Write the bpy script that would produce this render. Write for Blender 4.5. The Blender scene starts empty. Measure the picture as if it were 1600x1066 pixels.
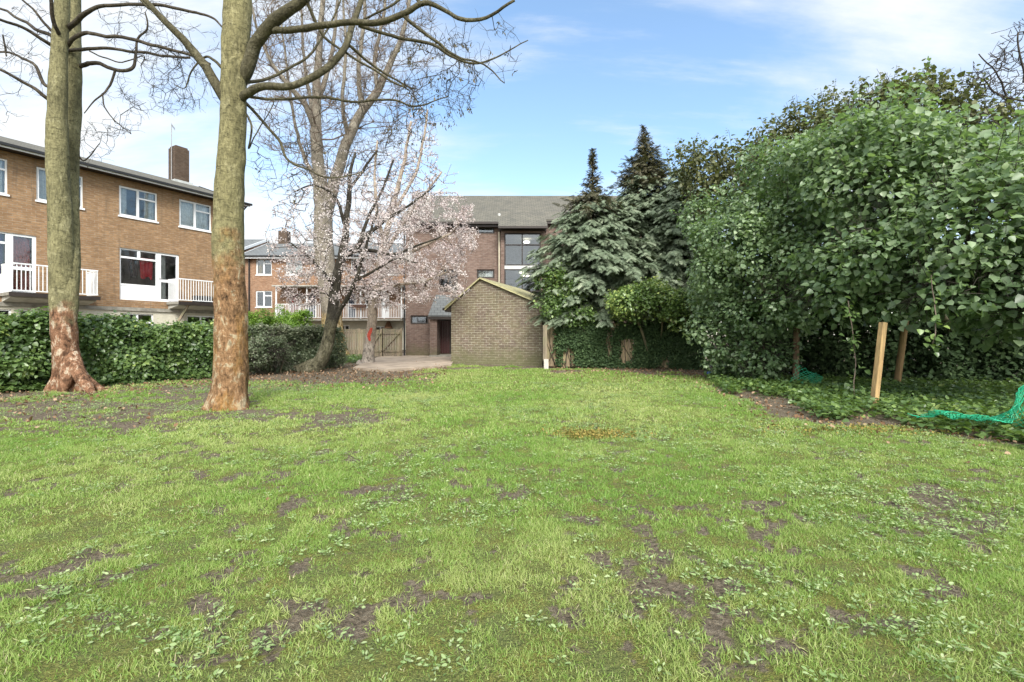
import bpy, math, random
import numpy as np
from mathutils import Vector

R = np.random.default_rng(7)
random.seed(7)
scene = bpy.context.scene
COL = scene.collection
F, HZ, H = 740.0, 523.5, 1.2

# ------------------------------------------------------------------ camera
cam = bpy.data.cameras.new("camera")
cam.sensor_width = 36.0
cam.lens = F / 1600 * 36
cam.shift_y = -(533 - HZ) / 1600
cam.clip_start = 0.05
cam.clip_end = 3000
camo = bpy.data.objects.new("camera", cam)
camo.location = (0, 0, H)
camo.rotation_euler = (math.radians(90), 0, 0)
COL.objects.link(camo)
scene.camera = camo

# ------------------------------------------------------------------ sky + sun
SUN_EL, SUN_AZ = math.radians(40), math.radians(168)      # azimuth clockwise from +Y: behind the camera
EXPOSURE = 1.75
world = bpy.data.worlds.new("World")
scene.world = world
world.use_nodes = True
wt = world.node_tree
wt.nodes.clear()


def wn(t, **k):
    n = wt.nodes.new(t)
    for a, b in k.items():
        setattr(n, a, b)
    return n


def wl(a, b):
    wt.links.new(a, b)


w_out = wn('ShaderNodeOutputWorld')
w_bg = wn('ShaderNodeBackground')
w_bg.inputs['Strength'].default_value = 0.069
w_sky = wn('ShaderNodeTexSky', sky_type='NISHITA', sun_disc=False, sun_elevation=SUN_EL, sun_rotation=SUN_AZ)
w_sky.air_density = 1.1
w_sky.dust_density = 0.6
w_sky.ozone_density = 1.6
w_tc = wn('ShaderNodeTexCoord')
sep = wn('ShaderNodeSeparateXYZ')
wl(w_tc.outputs['Generated'], sep.inputs[0])


def wmath(op, a, b=None, c=None, clamp=False):
    n = wn('ShaderNodeMath', operation=op, use_clamp=clamp)
    for i, v in enumerate((a, b, c)):
        if v is None:
            continue
        if isinstance(v, (int, float)):
            n.inputs[i].default_value = v
        else:
            wl(v, n.inputs[i])
    return n.outputs[0]


zz = wmath('ADD', wmath('MAXIMUM', sep.outputs[2], 0.0), 0.28)
cu = wmath('DIVIDE', sep.outputs[0], zz)
cv = wmath('DIVIDE', sep.outputs[1], zz)
cmb = wn('ShaderNodeCombineXYZ')
wl(cu, cmb.inputs[0]); wl(cv, cmb.inputs[1])
mp = wn('ShaderNodeMapping')
mp.inputs['Rotation'].default_value = (0, 0, math.radians(24))
mp.inputs['Scale'].default_value = (0.7, 1.25, 1)
mp.inputs['Location'].default_value = (3.1, 1.7, 0)
wl(cmb.outputs[0], mp.inputs[0])
n1 = wn('ShaderNodeTexNoise')
n1.inputs['Scale'].default_value = 1.15
n1.inputs['Detail'].default_value = 7
n1.inputs['Roughness'].default_value = 0.55
n1.inputs['Distortion'].default_value = 0.35
wl(mp.outputs[0], n1.inputs['Vector'])
mp2 = wn('ShaderNodeMapping')
mp2.inputs['Rotation'].default_value = (0, 0, math.radians(-12))
mp2.inputs['Scale'].default_value = (0.8, 3.2, 1)
wl(cmb.outputs[0], mp2.inputs[0])
n2 = wn('ShaderNodeTexNoise')
n2.inputs['Scale'].default_value = 1.6
n2.inputs['Detail'].default_value = 8
n2.inputs['Roughness'].default_value = 0.62
wl(mp2.outputs[0], n2.inputs['Vector'])
# big bank of cloud to the left, clearer blue ahead and to the right


def lobe(v, lo, hi):
    d = wn('ShaderNodeVectorMath', operation='DOT_PRODUCT')
    wl(w_tc.outputs['Generated'], d.inputs[0])
    L = Vector(v).normalized()
    d.inputs[1].default_value = L
    m = wn('ShaderNodeMapRange', interpolation_type='SMOOTHSTEP')
    m.inputs['From Min'].default_value = lo
    m.inputs['From Max'].default_value = hi
    wl(d.outputs['Value'], m.inputs['Value'])
    return m.outputs[0]


bank = lobe((-0.62, 1, 0.30), 0.80, 0.985)
bank2 = lobe((1.15, 1, 0.62), 0.93, 0.998)
bank3 = lobe((0.62, 1, 0.78), 0.965, 0.999)
fill_bank = lobe((0.0, -1, 0.9), 0.35, 0.85)             # unseen cloud added overhead and behind the camera as soft fill light
bias = wmath('ADD', wmath('ADD', wmath('MULTIPLY', bank, 0.16), wmath('MULTIPLY', fill_bank, 0.55)), wmath('ADD', wmath('MULTIPLY', bank2, 0.05), wmath('MULTIPLY', bank3, 0.02)))
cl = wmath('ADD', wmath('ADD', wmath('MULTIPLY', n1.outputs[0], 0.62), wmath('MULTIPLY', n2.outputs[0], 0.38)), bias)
cmask = wn('ShaderNodeMapRange', interpolation_type='SMOOTHSTEP')
cmask.inputs['From Min'].default_value = 0.455
cmask.inputs['From Max'].default_value = 0.72
wl(cl, cmask.inputs['Value'])
mixc = wn('ShaderNodeMix', data_type='RGBA')
wisp = wn('ShaderNodeMapRange', interpolation_type='SMOOTHSTEP')
wisp.inputs['From Min'].default_value = 0.47
wisp.inputs['From Max'].default_value = 0.74
wl(n2.outputs[0], wisp.inputs['Value'])
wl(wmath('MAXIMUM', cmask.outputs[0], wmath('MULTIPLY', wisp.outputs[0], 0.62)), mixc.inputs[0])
skyc = wn('ShaderNodeVectorMath', operation='MULTIPLY_ADD')
skyc.inputs[1].default_value = (1.15, 1.15, 1.15)
skyc.inputs[2].default_value = (0.20, 0.42, 0.60)
wl(w_sky.outputs[0], skyc.inputs[0])
wl(skyc.outputs[0], mixc.inputs[6])
cs = wn('ShaderNodeVectorMath', operation='SCALE')
cs.inputs[0].default_value = (0.96, 0.985, 1.0)
wl(wmath('MULTIPLY_ADD', fill_bank, 6.0, 4.9), cs.inputs['Scale'])      # added cloud behind the camera is brightened to raise the ambient light
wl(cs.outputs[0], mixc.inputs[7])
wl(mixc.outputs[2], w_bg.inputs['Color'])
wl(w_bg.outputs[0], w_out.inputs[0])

sl = bpy.data.lights.new("sun", 'SUN')
sl.energy = 1.6
sl.angle = math.radians(22)
sl.color = (1.0, 0.965, 0.90)
so = bpy.data.objects.new("sun", sl)
sd = Vector((math.sin(SUN_AZ) * math.cos(SUN_EL), math.cos(SUN_AZ) * math.cos(SUN_EL), math.sin(SUN_EL)))
so.rotation_euler = sd.to_track_quat('Z', 'Y').to_euler()
so.location = (-10, -20, 25)
COL.objects.link(so)
vs = scene.view_settings
vs.view_transform = 'Standard'
vs.look = 'None'
vs.gamma = 1
vs.exposure = EXPOSURE
scene.cycles.max_bounces = 6
scene.cycles.transparent_max_bounces = 12


# ------------------------------------------------------------------ numpy noise
def _h(ix, iy, iz, seed):
    n = (ix * 374761393 + iy * 668265263 + iz * 2147483647 + seed * 974634777) & 0xffffffff
    n = ((n ^ (n >> 13)) * 1274126177) & 0xffffffff
    n = (n ^ (n >> 16)) & 0xffffffff
    return n / 4294967295.0


def vnoise(p, scale=1.0, seed=0):
    p = np.asarray(p, float) * scale
    i = np.floor(p).astype(np.int64)
    f = p - i
    f = f * f * (3 - 2 * f)
    out = 0
    for dx in (0, 1):
        wx = f[..., 0] if dx else 1 - f[..., 0]
        for dy in (0, 1):
            wy = f[..., 1] if dy else 1 - f[..., 1]
            for dz in (0, 1):
                wz = f[..., 2] if dz else 1 - f[..., 2]
                out = out + wx * wy * wz * _h(i[..., 0] + dx, i[..., 1] + dy, i[..., 2] + dz, seed)
    return out


def fbm(p, scale=1.0, seed=0, octv=4):
    a, s, t, w = 0.0, 1.0, 0.0, 0.0
    for o in range(octv):
        a = a + s * vnoise(p, scale * 2 ** o, seed + o * 17)
        w += s
        s *= 0.5
    return a / w


def P(px, py, Y):
    return np.array([(px - 800) / F * Y, Y, H + (HZ - py) / F * Y])


def G(px, py):                       # point of the ground
    Y = F * H / (py - HZ)
    return np.array([(px - 800) / F * Y, Y, 0.0])


# ------------------------------------------------------------------ objects helpers
def tag(o, label=None, cat=None, group=None, kind=None):
    if label: o["label"] = label
    if cat: o["category"] = cat
    if group: o["group"] = group
    if kind: o["kind"] = kind
    return o


def thing(name, loc, label, cat, group=None):
    o = bpy.data.objects.new(name, None)
    COL.objects.link(o)
    o.location = tuple(float(c) for c in loc)
    o.empty_display_size = 0.3
    return tag(o, label, cat, group)


def origin_of(o):
    v = Vector((0, 0, 0))
    while o is not None:
        v = v + o.location
        o = o.parent
    return np.array(v)


def mesh_np(name, verts, loops, lens, mat, parent=None, rnd=None, uv=None, smooth=False, loc=None, attr='rnd'):
    """verts (N,3) in world space, loops: flat vertex indices, lens: corners per face."""
    verts = np.asarray(verts, np.float32).reshape(-1, 3)
    off = origin_of(parent) if parent is not None else (np.array(loc, float) if loc is not None else np.zeros(3))
    me = bpy.data.meshes.new(name)
    me.vertices.add(len(verts))
    me.vertices.foreach_set("co", (verts - off).astype(np.float32).ravel())
    loops = np.asarray(loops, np.int32).ravel()
    lens = np.asarray(lens, np.int32).ravel()
    me.loops.add(len(loops))
    me.loops.foreach_set("vertex_index", loops)
    me.polygons.add(len(lens))
    st = np.zeros(len(lens), np.int32)
    st[1:] = np.cumsum(lens)[:-1]
    me.polygons.foreach_set("loop_start", st)
    me.polygons.foreach_set("loop_total", lens)
    if smooth:
        me.polygons.foreach_set("use_smooth", np.ones(len(lens), bool))
    if uv is not None:
        ul = me.uv_layers.new(name="uv")
        ul.data.foreach_set("uv", np.asarray(uv, np.float32).ravel())
    if rnd is not None:
        a = me.attributes.new(attr, 'FLOAT', 'POINT')
        a.data.foreach_set("value", np.asarray(rnd, np.float32).ravel())
    me.update(calc_edges=True)
    me.validate()
    if mat is not None:
        me.materials.append(mat)
    o = bpy.data.objects.new(name, me)
    COL.objects.link(o)
    if parent is not None:
        o.parent = parent
    elif loc is not None:
        o.location = tuple(float(c) for c in loc)
    return o


class Frame:
    def __init__(s, O, ang=None, u=None):
        s.O = np.array(O, float)
        s.u = np.array(u if u is not None else [math.cos(ang), math.sin(ang), 0], float)
        s.u /= np.linalg.norm(s.u)
        s.n = np.array([s.u[1], -s.u[0], 0])          # outward, towards the camera when u runs right

    def p(s, u, z, d=0.0):
        return s.O + s.u * u + s.n * d + np.array([0, 0, z])


WF = Frame((0, 0, 0), ang=0)


class MB:
    def __init__(s):
        s.v, s.l, s.n, s.uv = [], [], [], []

    def face(s, pts, uvs=None):
        b = len(s.v)
        s.v += [np.array(p, float) for p in pts]
        s.l += list(range(b, b + len(pts)))
        s.n.append(len(pts))
        if uvs is None:
            p = np.array(pts, float)
            nn = np.zeros(3)
            for i in range(len(p)):
                nn += np.cross(p[i], p[(i + 1) % len(p)])
            nn /= (np.linalg.norm(nn) + 1e-9)
            if abs(nn[2]) > 0.9:
                uvs = p[:, :2]
            else:
                h = np.cross([0, 0, 1], nn); h /= np.linalg.norm(h)
                w = np.cross(nn, h)
                uvs = np.stack([p @ h, p @ w], 1)
        s.uv += [tuple(q) for q in uvs]

    def box(s, f, u0, u1, z0, z1, d0, d1):
        c = lambda a, b, d: f.p(a, b, d)
        s.face([c(u0, z0, d1), c(u1, z0, d1), c(u1, z1, d1), c(u0, z1, d1)])
        s.face([c(u1, z0, d0), c(u0, z0, d0), c(u0, z1, d0), c(u1, z1, d0)])
        s.face([c(u0, z0, d0), c(u0, z0, d1), c(u0, z1, d1), c(u0, z1, d0)])
        s.face([c(u1, z0, d1), c(u1, z0, d0), c(u1, z1, d0), c(u1, z1, d1)])
        s.face([c(u0, z1, d1), c(u1, z1, d1), c(u1, z1, d0), c(u0, z1, d0)])
        s.face([c(u0, z0, d0), c(u1, z0, d0), c(u1, z0, d1), c(u0, z0, d1)])
        return s

    def prism(s, bottom, top):
        n = len(bottom)
        s.face(bottom[::-1]); s.face(top)
        for i in range(n):
            j = (i + 1) % n
            s.face([bottom[i], bottom[j], top[j], top[i]])
        return s

    def bar(s, a, b, w, h=None):
        """a box bar from a to b"""
        a, b = np.array(a, float), np.array(b, float)
        h = h or w
        d = b - a; d /= np.linalg.norm(d)
        x = np.cross(d, [0, 0, 1.0])
        if np.linalg.norm(x) < 1e-3: x = np.array([1.0, 0, 0])
        x /= np.linalg.norm(x); y = np.cross(x, d)
        q = [(-1, -1), (1, -1), (1, 1), (-1, 1)]
        s.prism([a + x * i * w / 2 + y * j * h / 2 for i, j in q], [b + x * i * w / 2 + y * j * h / 2 for i, j in q])
        return s

    def rod(s, a, b, r, r2=None, n=8):
        a, b = np.array(a, float), np.array(b, float)
        r2 = r if r2 is None else r2
        d = b - a; d /= np.linalg.norm(d)
        x = np.cross(d, [0.3, 0.2, 1.0]); x /= np.linalg.norm(x); y = np.cross(x, d)
        an = [2 * math.pi * i / n for i in range(n)]
        s.prism([a + r * (x * math.cos(t) + y * math.sin(t)) for t in an], [b + r2 * (x * math.cos(t) + y * math.sin(t)) for t in an])
        return s

    def build(s, name, mat, parent=None, loc=None, smooth=False):
        return mesh_np(name, np.array(s.v), s.l, s.n, mat, parent, uv=np.array(s.uv), loc=loc, smooth=smooth)


# ------------------------------------------------------------------ materials
class M:
    def __init__(s, name):
        s.m = bpy.data.materials.new(name)
        s.m.use_nodes = True
        s.t = s.m.node_tree
        s.t.nodes.clear()
        s.out = s.t.nodes.new('ShaderNodeOutputMaterial')
        s.b = s.t.nodes.new('ShaderNodeBsdfPrincipled')
        s.t.links.new(s.b.outputs[0], s.out.inputs[0])

    def n(s, ty, ins=None, **k):
        n = s.t.nodes.new(ty)
        for a, b in k.items(): setattr(n, a, b)
        for a, b in (ins or {}).items(): s.set(n.inputs[a], b)
        return n

    def set(s, sock, v):
        if isinstance(v, bpy.types.NodeSocket): s.t.links.new(v, sock)
        elif isinstance(v, tuple) and len(v) == 3 and sock.type == 'RGBA': sock.default_value = (*v, 1)
        else: sock.default_value = v

    def noise(s, scale, detail=5, rough=0.6, vec=None, dist=0.0):
        n = s.n('ShaderNodeTexNoise', {'Scale': scale, 'Detail': detail, 'Roughness': rough, 'Distortion': dist})
        s.t.links.new(vec if vec is not None else s.obj(), n.inputs['Vector'])
        return n.outputs[0]

    def obj(s):
        return s.n('ShaderNodeTexCoord').outputs['Object']

    def uvw(s):
        return s.n('ShaderNodeTexCoord').outputs['UV']

    def mapv(s, vec, sc):
        return s.n('ShaderNodeMapping', {'Vector': vec, 'Scale': sc}).outputs[0]

    def ramp(s, fac, stops):
        r = s.n('ShaderNodeValToRGB', {'Fac': fac})
        e = r.color_ramp.elements
        while len(e) < len(stops): e.new(0.5)
        for el, (p, c) in zip(e, stops):
            el.position = p
            el.color = (*c, 1) if len(c) == 3 else c
        return r.outputs[0]

    def sramp(s, fac, a, b):
        return s.n('ShaderNodeMapRange', {'Value': fac, 'From Min': a, 'From Max': b}, interpolation_type='SMOOTHSTEP').outputs[0]

    def mix(s, fac, a, b, mode='MIX'):
        m = s.n('ShaderNodeMix', data_type='RGBA', blend_type=mode)
        s.set(m.inputs[0], fac); s.set(m.inputs[6], a); s.set(m.inputs[7], b)
        return m.outputs[2]

    def math(s, op, a, b=0.0, clamp=False):
        m = s.n('ShaderNodeMath', operation=op, use_clamp=clamp)
        s.set(m.inputs[0], a); s.set(m.inputs[1], b)
        return m.outputs[0]

    def attr(s, name):
        return s.n('ShaderNodeAttribute', attribute_name=name).outputs['Fac']

    def base(s, c): s.set(s.b.inputs['Base Color'], c); return s

    def rough(s, r): s.set(s.b.inputs['Roughness'], r); return s

    def spec(s, r): s.b.inputs['Specular IOR Level'].default_value = r; return s

    def bump(s, h, strength=0.4, dist=0.02):
        b = s.n('ShaderNodeBump', {'Height': h, 'Strength': strength, 'Distance': dist})
        s.t.links.new(b.outputs[0], s.b.inputs['Normal'])
        return s

    def translucent(s, col, fac):
        tr = s.n('ShaderNodeBsdfTranslucent'); s.set(tr.inputs[0], col)
        mx = s.n('ShaderNodeMixShader', {0: fac})
        s.t.links.new(s.b.outputs[0], mx.inputs[1]); s.t.links.new(tr.outputs[0], mx.inputs[2])
        s.t.links.new(mx.outputs[0], s.out.inputs[0])
        return s


def plain(name, col, rough=0.6, var=0.12, scale=6, spec=0.4):
    m = M(name)
    v = m.noise(scale, 6, 0.65)
    lo = tuple(c * (1 - var * 1.6) for c in col); hi = tuple(min(1, c * (1 + var)) for c in col)
    m.base(m.ramp(v, [(0.3, lo), (0.7, hi)])).rough(rough).spec(spec)
    m.bump(m.noise(scale * 8, 3), 0.12, 0.005)
    return m.m


def brick_mat(name, c1, c2, mortar, bw=0.225, rh=0.075, ms=0.010, moss=0.0, dirt=0.5, bumpst=0.6, damp=0.0):
    m = M(name)
    uv = m.uvw()
    br = m.n('ShaderNodeTexBrick', {'Vector': uv, 'Color1': c1, 'Color2': c2, 'Mortar': mortar, 'Scale': 1.0,
                                    'Mortar Size': ms, 'Mortar Smooth': 0.3, 'Bias': -0.1, 'Brick Width': bw, 'Row Height': rh})
    big = m.noise(0.9, 5, 0.6, uv)
    mid = m.noise(5.0, 4, 0.6, m.mapv(uv, (1.0, 3.0, 1.0)))
    c = m.mix(m.sramp(mid, 0.35, 0.7), br.outputs[0], tuple(x * 0.62 for x in c1), 'MIX')
    c = m.mix(dirt, c, m.ramp(big, [(0.3, (0.55, 0.53, 0.5)), (0.65, (1, 1, 1))]), 'MULTIPLY')
    if moss > 0:
        mn = m.noise(1.7, 6, 0.7, uv)
        c = m.mix(m.math('MULTIPLY', m.sramp(mn, 0.35, 0.62), moss), c, (0.21, 0.215, 0.085))
    streak = m.noise(2.0, 5, 0.7, m.mapv(uv, (3.0, 0.25, 1.0)))
    c = m.mix(m.math('MULTIPLY', m.sramp(streak, 0.52, 0.72), 0.4), c, (0.09, 0.08, 0.065))
    if damp:
        vh = m.n('ShaderNodeSeparateXYZ', {0: m.obj()}).outputs[2]
        e = m.math('ADD', vh, m.math('MULTIPLY', m.noise(2.5, 5, 0.7, uv), 1.6))
        c = m.mix(m.math('MULTIPLY', m.math('SUBTRACT', 1.0, m.sramp(e, 0.75, 1.7)), damp), c, (0.125, 0.13, 0.06))
    m.base(c).rough(0.9).spec(0.2)
    m.bump(m.math('ADD', m.math('MULTIPLY', br.outputs[1], -1.0), m.math('MULTIPLY', m.noise(60, 3, 0.6, uv), 0.3)), bumpst, 0.008)
    return m.m


def slate_mat(name, a, b, rh=0.16, bw=0.28):
    m = M(name)
    uv = m.uvw()
    br = m.n('ShaderNodeTexBrick', {'Vector': uv, 'Color1': a, 'Color2': b, 'Mortar': tuple(x * 0.45 for x in a), 'Scale': 1.0,
                                    'Mortar Size': 0.012, 'Mortar Smooth': 0.2, 'Brick Width': bw, 'Row Height': rh})
    st = m.noise(1.3, 6, 0.7, uv)
    c = m.mix(0.6, br.outputs[0], m.ramp(st, [(0.3, (0.6, 0.62, 0.6)), (0.7, (1.15, 1.12, 1.0))]), 'MULTIPLY')
    c = m.mix(m.math('MULTIPLY', m.sramp(m.noise(7, 6, 0.7, uv), 0.55, 0.75), 0.45), c, (0.19, 0.2, 0.13))
    m.base(c).rough(0.82).spec(0.25)
    m.bump(m.math('MULTIPLY', br.outputs[1], -1.0), 0.5, 0.01)
    return m.m


def wood_mat(name, c, rough=0.85, green=0.0):
    m = M(name)
    g = m.noise(9, 6, 0.7, m.mapv(m.obj(), (4, 4, 0.35)))
    col = m.ramp(g, [(0.25, tuple(x * 0.45 for x in c)), (0.5, c), (0.8, tuple(min(1, x * 1.35) for x in c))])
    bd = m.n('ShaderNodeSeparateXYZ', {0: m.obj()}).outputs[0]
    wn_ = m.n('ShaderNodeTexWhiteNoise', {'W': m.math('FLOOR', m.math('MULTIPLY', bd, 7.3))}, noise_dimensions='1D').outputs[0]
    col = m.mix(0.8, col, m.ramp(wn_, [(0, (0.6, 0.6, 0.62)), (1, (1.2, 1.16, 1.1))]), 'MULTIPLY')
    if green:
        col = m.mix(m.math('MULTIPLY', m.sramp(m.noise(2.2, 5), 0.42, 0.65), green), col, (0.14, 0.17, 0.07))
    m.base(col).rough(rough).spec(0.2)
    m.bump(g, 0.5, 0.006)
    return m.m


def leaf_mat(name, stops, rough=0.42, spec=0.5, trans=0.25, attr='rnd', tcol=None):
    m = M(name)
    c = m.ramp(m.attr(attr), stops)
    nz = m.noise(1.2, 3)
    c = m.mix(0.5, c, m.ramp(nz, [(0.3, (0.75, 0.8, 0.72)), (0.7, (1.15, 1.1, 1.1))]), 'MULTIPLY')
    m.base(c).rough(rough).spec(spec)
    mid = stops[len(stops) // 2][1]
    m.translucent(tcol or tuple(min(1, x * k) for x, k in zip(mid, (1.5, 1.7, 0.8))), trans)
    return m.m


def bark_mat(name, up, low, pale, hsplit=1.6, orange=None, dark=0.5):
    m = M(name)
    o = m.obj()
    sx = m.n('ShaderNodeSeparateXYZ', {0: o}).outputs[2]
    big = m.noise(3.0, 6, 0.65, m.mapv(o, (1, 1, 0.45)))
    fine = m.noise(26, 5, 0.7, m.mapv(o, (1, 1, 0.35)))
    upc = m.ramp(big, [(0.3, tuple(x * 0.62 for x in up)), (0.5, up), (0.72, tuple(x * 1.3 for x in up))])
    # horizontal scars
    scar = m.noise(5.5, 4, 0.7, m.mapv(o, (1, 1, 3.4)))
    upc = m.mix(m.math('MULTIPLY', m.sramp(scar, 0.57, 0.66), 0.8), upc, tuple(x * 0.28 for x in up))
    pat = m.noise(4.0, 5, 0.7, m.mapv(o, (1, 1, 0.8)), 0.6)
    upc = m.mix(m.math('MULTIPLY', m.sramp(pat, 0.56, 0.60), 0.55), upc, tuple(min(1, x * 1.45 + .03) for x in up))
    pit = m.n('ShaderNodeTexVoronoi', {'Vector': m.mapv(o, (1, 1, 2.2)), 'Scale': 9.0, 'Randomness': 1.0}).outputs['Distance']
    upc = m.mix(m.math('MULTIPLY', m.math('SUBTRACT', 1.0, m.sramp(pit, 0.10, 0.22)), 0.6), upc, tuple(x * 0.3 for x in up))
    flk = m.noise(8.0, 7, 0.72, m.mapv(o, (1, 1, 0.6)), 0.4)
    loc_ = m.ramp(flk, [(0.36, tuple(x * 0.28 for x in low)), (0.46, low), (0.53, tuple(x * 1.35 for x in low)), (0.60, pale)])
    if orange:
        oc = m.noise(2.1, 5, 0.6, m.mapv(o, (1, 1, 0.4)))
        loc_ = m.mix(m.math('MULTIPLY', m.sramp(oc, 0.48, 0.62), 0.6), loc_, orange)
    hh = m.math('ADD', sx, m.math('MULTIPLY', m.math('SUBTRACT', m.noise(2.3, 4, 0.6), 0.5), 2.4))
    fac = m.sramp(hh, hsplit - 0.35, hsplit + 0.35)
    c = m.mix(fac, loc_, upc)
    c = m.mix(0.75, c, m.ramp(fine, [(0.36, (0.42, 0.42, 0.42)), (0.58, (1.15, 1.15, 1.15))]), 'MULTIPLY')
    m.base(c).rough(0.88).spec(0.2)
    m.bump(m.math('ADD', m.math('MULTIPLY', flk, 0.8), m.math('ADD', m.math('MULTIPLY', scar, 0.4), m.math('MULTIPLY', fine, 0.5))), 1.0, 0.05)
    return m.m


def glass_mat():
    m = M('window_glass')
    m.t.nodes.remove(m.b)
    gl = m.n('ShaderNodeBsdfGlossy', {'Roughness': 0.02, 'Color': (0.92, 0.96, 1.0)})
    tr = m.n('ShaderNodeBsdfTransparent', {0: (0.90, 0.92, 0.91)})
    fr = m.n('ShaderNodeFresnel', {'IOR': 1.5})
    f2 = m.math('ADD', m.math('MULTIPLY', fr.outputs[0], 1.0), 0.03, True)
    mx = m.n('ShaderNodeMixShader', {0: f2})
    m.t.links.new(tr.outputs[0], mx.inputs[1]); m.t.links.new(gl.outputs[0], mx.inputs[2])
    m.t.links.new(mx.outputs[0], m.out.inputs[0])
    b = m.n('ShaderNodeBump', {'Height': m.noise(0.9, 2), 'Strength': 0.12, 'Distance': 0.05})
    m.t.links.new(b.outputs[0], gl.inputs['Normal'])
    return m.m


def emit(name, c, s):
    m = M(name)
    e = m.n('ShaderNodeEmission', {'Color': c, 'Strength': s})
    m.t.links.new(e.outputs[0], m.out.inputs[0])
    return m.m


GLASS = glass_mat()
BRICK_A = brick_mat('brick_tan', (0.40, 0.25, 0.135), (0.245, 0.14, 0.075), (0.34, 0.28, 0.205), rh=.085, bw=.25)
BRICK_B = brick_mat('brick_orange', (0.40, 0.235, 0.145), (0.27, 0.145, 0.088), (0.36, 0.30, 0.23), rh=.09, bw=.26)
BRICK_C = brick_mat('brick_dark_red', (0.235, 0.162, 0.132), (0.15, 0.10, 0.084), (0.26, 0.225, 0.195), rh=.09, bw=.26, damp=.55)
BRICK_S = brick_mat('brick_mossy', (0.235, 0.18, 0.145), (0.135, 0.10, 0.085), (0.42, 0.395, 0.31), bw=0.27, rh=0.10, ms=0.014, moss=0.22, dirt=0.5, damp=.7)
BRICK_CH = brick_mat('brick_chimney', (0.125, 0.085, 0.06), (0.08, 0.055, 0.04), (0.13, 0.11, 0.09))
SLATE = slate_mat('roof_tiles_grey', (0.155, 0.145, 0.125), (0.12, 0.115, 0.10))
SLATE_B = slate_mat('roof_tiles_cool', (0.17, 0.18, 0.19), (0.14, 0.15, 0.16), 0.22, 0.3)
WHITE = plain('white_upvc', (0.78, 0.79, 0.79), 0.35, 0.03, 3)
CREAM = plain('cream_render', (0.56, 0.53, 0.43), 0.8, 0.12, 2)
CONC = plain('weathered_concrete', (0.27, 0.255, 0.215), 0.9, 0.25, 5)
CONCL = plain('pale_soffit', (0.42, 0.41, 0.36), 0.85, 0.15, 3)
DARK = plain('dark_brown_paint', (0.030, 0.022, 0.018), 0.5, 0.2, 4)
BLACK = plain('black_gutter', (0.018, 0.018, 0.019), 0.45, 0.2, 4)
BEIGE = plain('beige_pipe', (0.45, 0.40, 0.30), 0.6, 0.1, 4)
CURT_W = plain('net_curtain', (0.80, 0.80, 0.77), 0.9, 0.15, 10)
CURT_T = plain('tan_curtain', (0.42, 0.30, 0.13), 0.9, 0.15, 10)
CURT_R = plain('red_brown_curtain', (0.70, 0.20, 0.16), 0.9, 0.25, 14)
CURT_P = plain('purple_curtain', (0.09, 0.04, 0.25), 0.9, 0.2, 10)
ROOM = plain('dim_room_wall', (0.42, 0.42, 0.39), 0.9, 0.1, 2)
WOODF = wood_mat('weathered_fence', (0.25, 0.205, 0.15), green=0.35)
WOODP = wood_mat('pale_pine_stake', (0.46, 0.31, 0.15), green=0.25)
WOODD = wood_mat('brown_pole', (0.19, 0.125, 0.08))
WOODR = wood_mat('right_fence_boards', (0.33, 0.25, 0.16), green=0.4)


# ------------------------------------------------------------------ ground
YLX = [-3000, -900, 0, 330, 400, 470, 560, 640, 700, 848, 1000, 1095, 1115, 1200, 1300, 1450, 1600, 1900, 2600, 4500]
YLY = [760, 682, 619, 594, 592, 590, 586, 578, 571, 574.5, 580, 584, 604, 640, 658, 674, 696, 745, 860, 1200]


def px_of(x, y):
    yy = np.maximum(y, 0.3)
    return 800 + F * x / yy, HZ + F * H / yy


def lawn_mask(x, y):
    px, py = px_of(x, y)
    wob = (vnoise(np.stack([x, y, 0 * x], -1), 1.4, 5) - 0.5) * 0.08
    lim = np.interp(px, YLX, YLY)
    return np.clip((py * (1 + wob * 0.35) - lim) / 5.0, 0, 1) * (y > -12)


def soil_field(x, y):
    p = np.stack([x, y, np.zeros_like(x)], -1)
    px, py = px_of(x, y)
    n = 0.28 * fbm(p, 1.25, 11, 3) + 0.32 * fbm(p, 4.5, 23, 3) + 0.40 * fbm(p * [1, .8, 1], 11.0, 29, 3)
    g = 0
    for cx, cy, sx, sy, a in [(90, 645, 230, 26, 0.30), (300, 612, 110, 16, 0.24), (540, 655, 80, 14, 0.22), (100, 930, 130, 60, 0.06), (700, 960, 260, 70, 0.09),
                              (680, 1040, 120, 40, 0.05), (1230, 640, 60, 14, 0.3), (1450, 800, 150, 45, 0.10), (1520, 870, 160, 60, 0.06), (960, 920, 160, 60, 0.05),
                              (370, 640, 70, 14, 0.12), (300, 1030, 160, 60, 0.06), (520, 592, 120, 10, 0.42), (470, 760, 160, 40, 0.04), (1060, 1000, 200, 60, 0.05),
                              (1250, 780, 120, 40, 0.03), (640, 585, 60, 6, 0.2)]:
        g = g + a * np.exp(-((px - cx) / sx) ** 2 - ((py - cy) / sy) ** 2)
    g = g - 0.13 * np.exp(-((px - 950) / 420) ** 2 - ((py - 590) / 30) ** 2)
    s = n + g + .16 * (fbm(p, 30.0, 37, 2) - .5)
    return np.clip((s - 0.545) / 0.13, 0, 1)


def gheight(x, y):
    p = np.stack([x, y, np.zeros_like(x)], -1)
    return 0.05 * (fbm(p, 0.5, 31, 3) - 0.5) + 0.022 * (fbm(p, 5.0, 41, 3) - 0.5)


def axis(lo, hi, dense_lo, dense_hi, step, grow):
    a = list(np.arange(dense_lo, dense_hi + 1e-6, step))
    s, v = step, dense_hi
    while v < hi:
        s *= grow; v += s; a.append(v)
    s, v, b = step, dense_lo, []
    while v > lo:
        s *= grow; v -= s; b.append(v)
    return np.array(b[::-1] + a)


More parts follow.
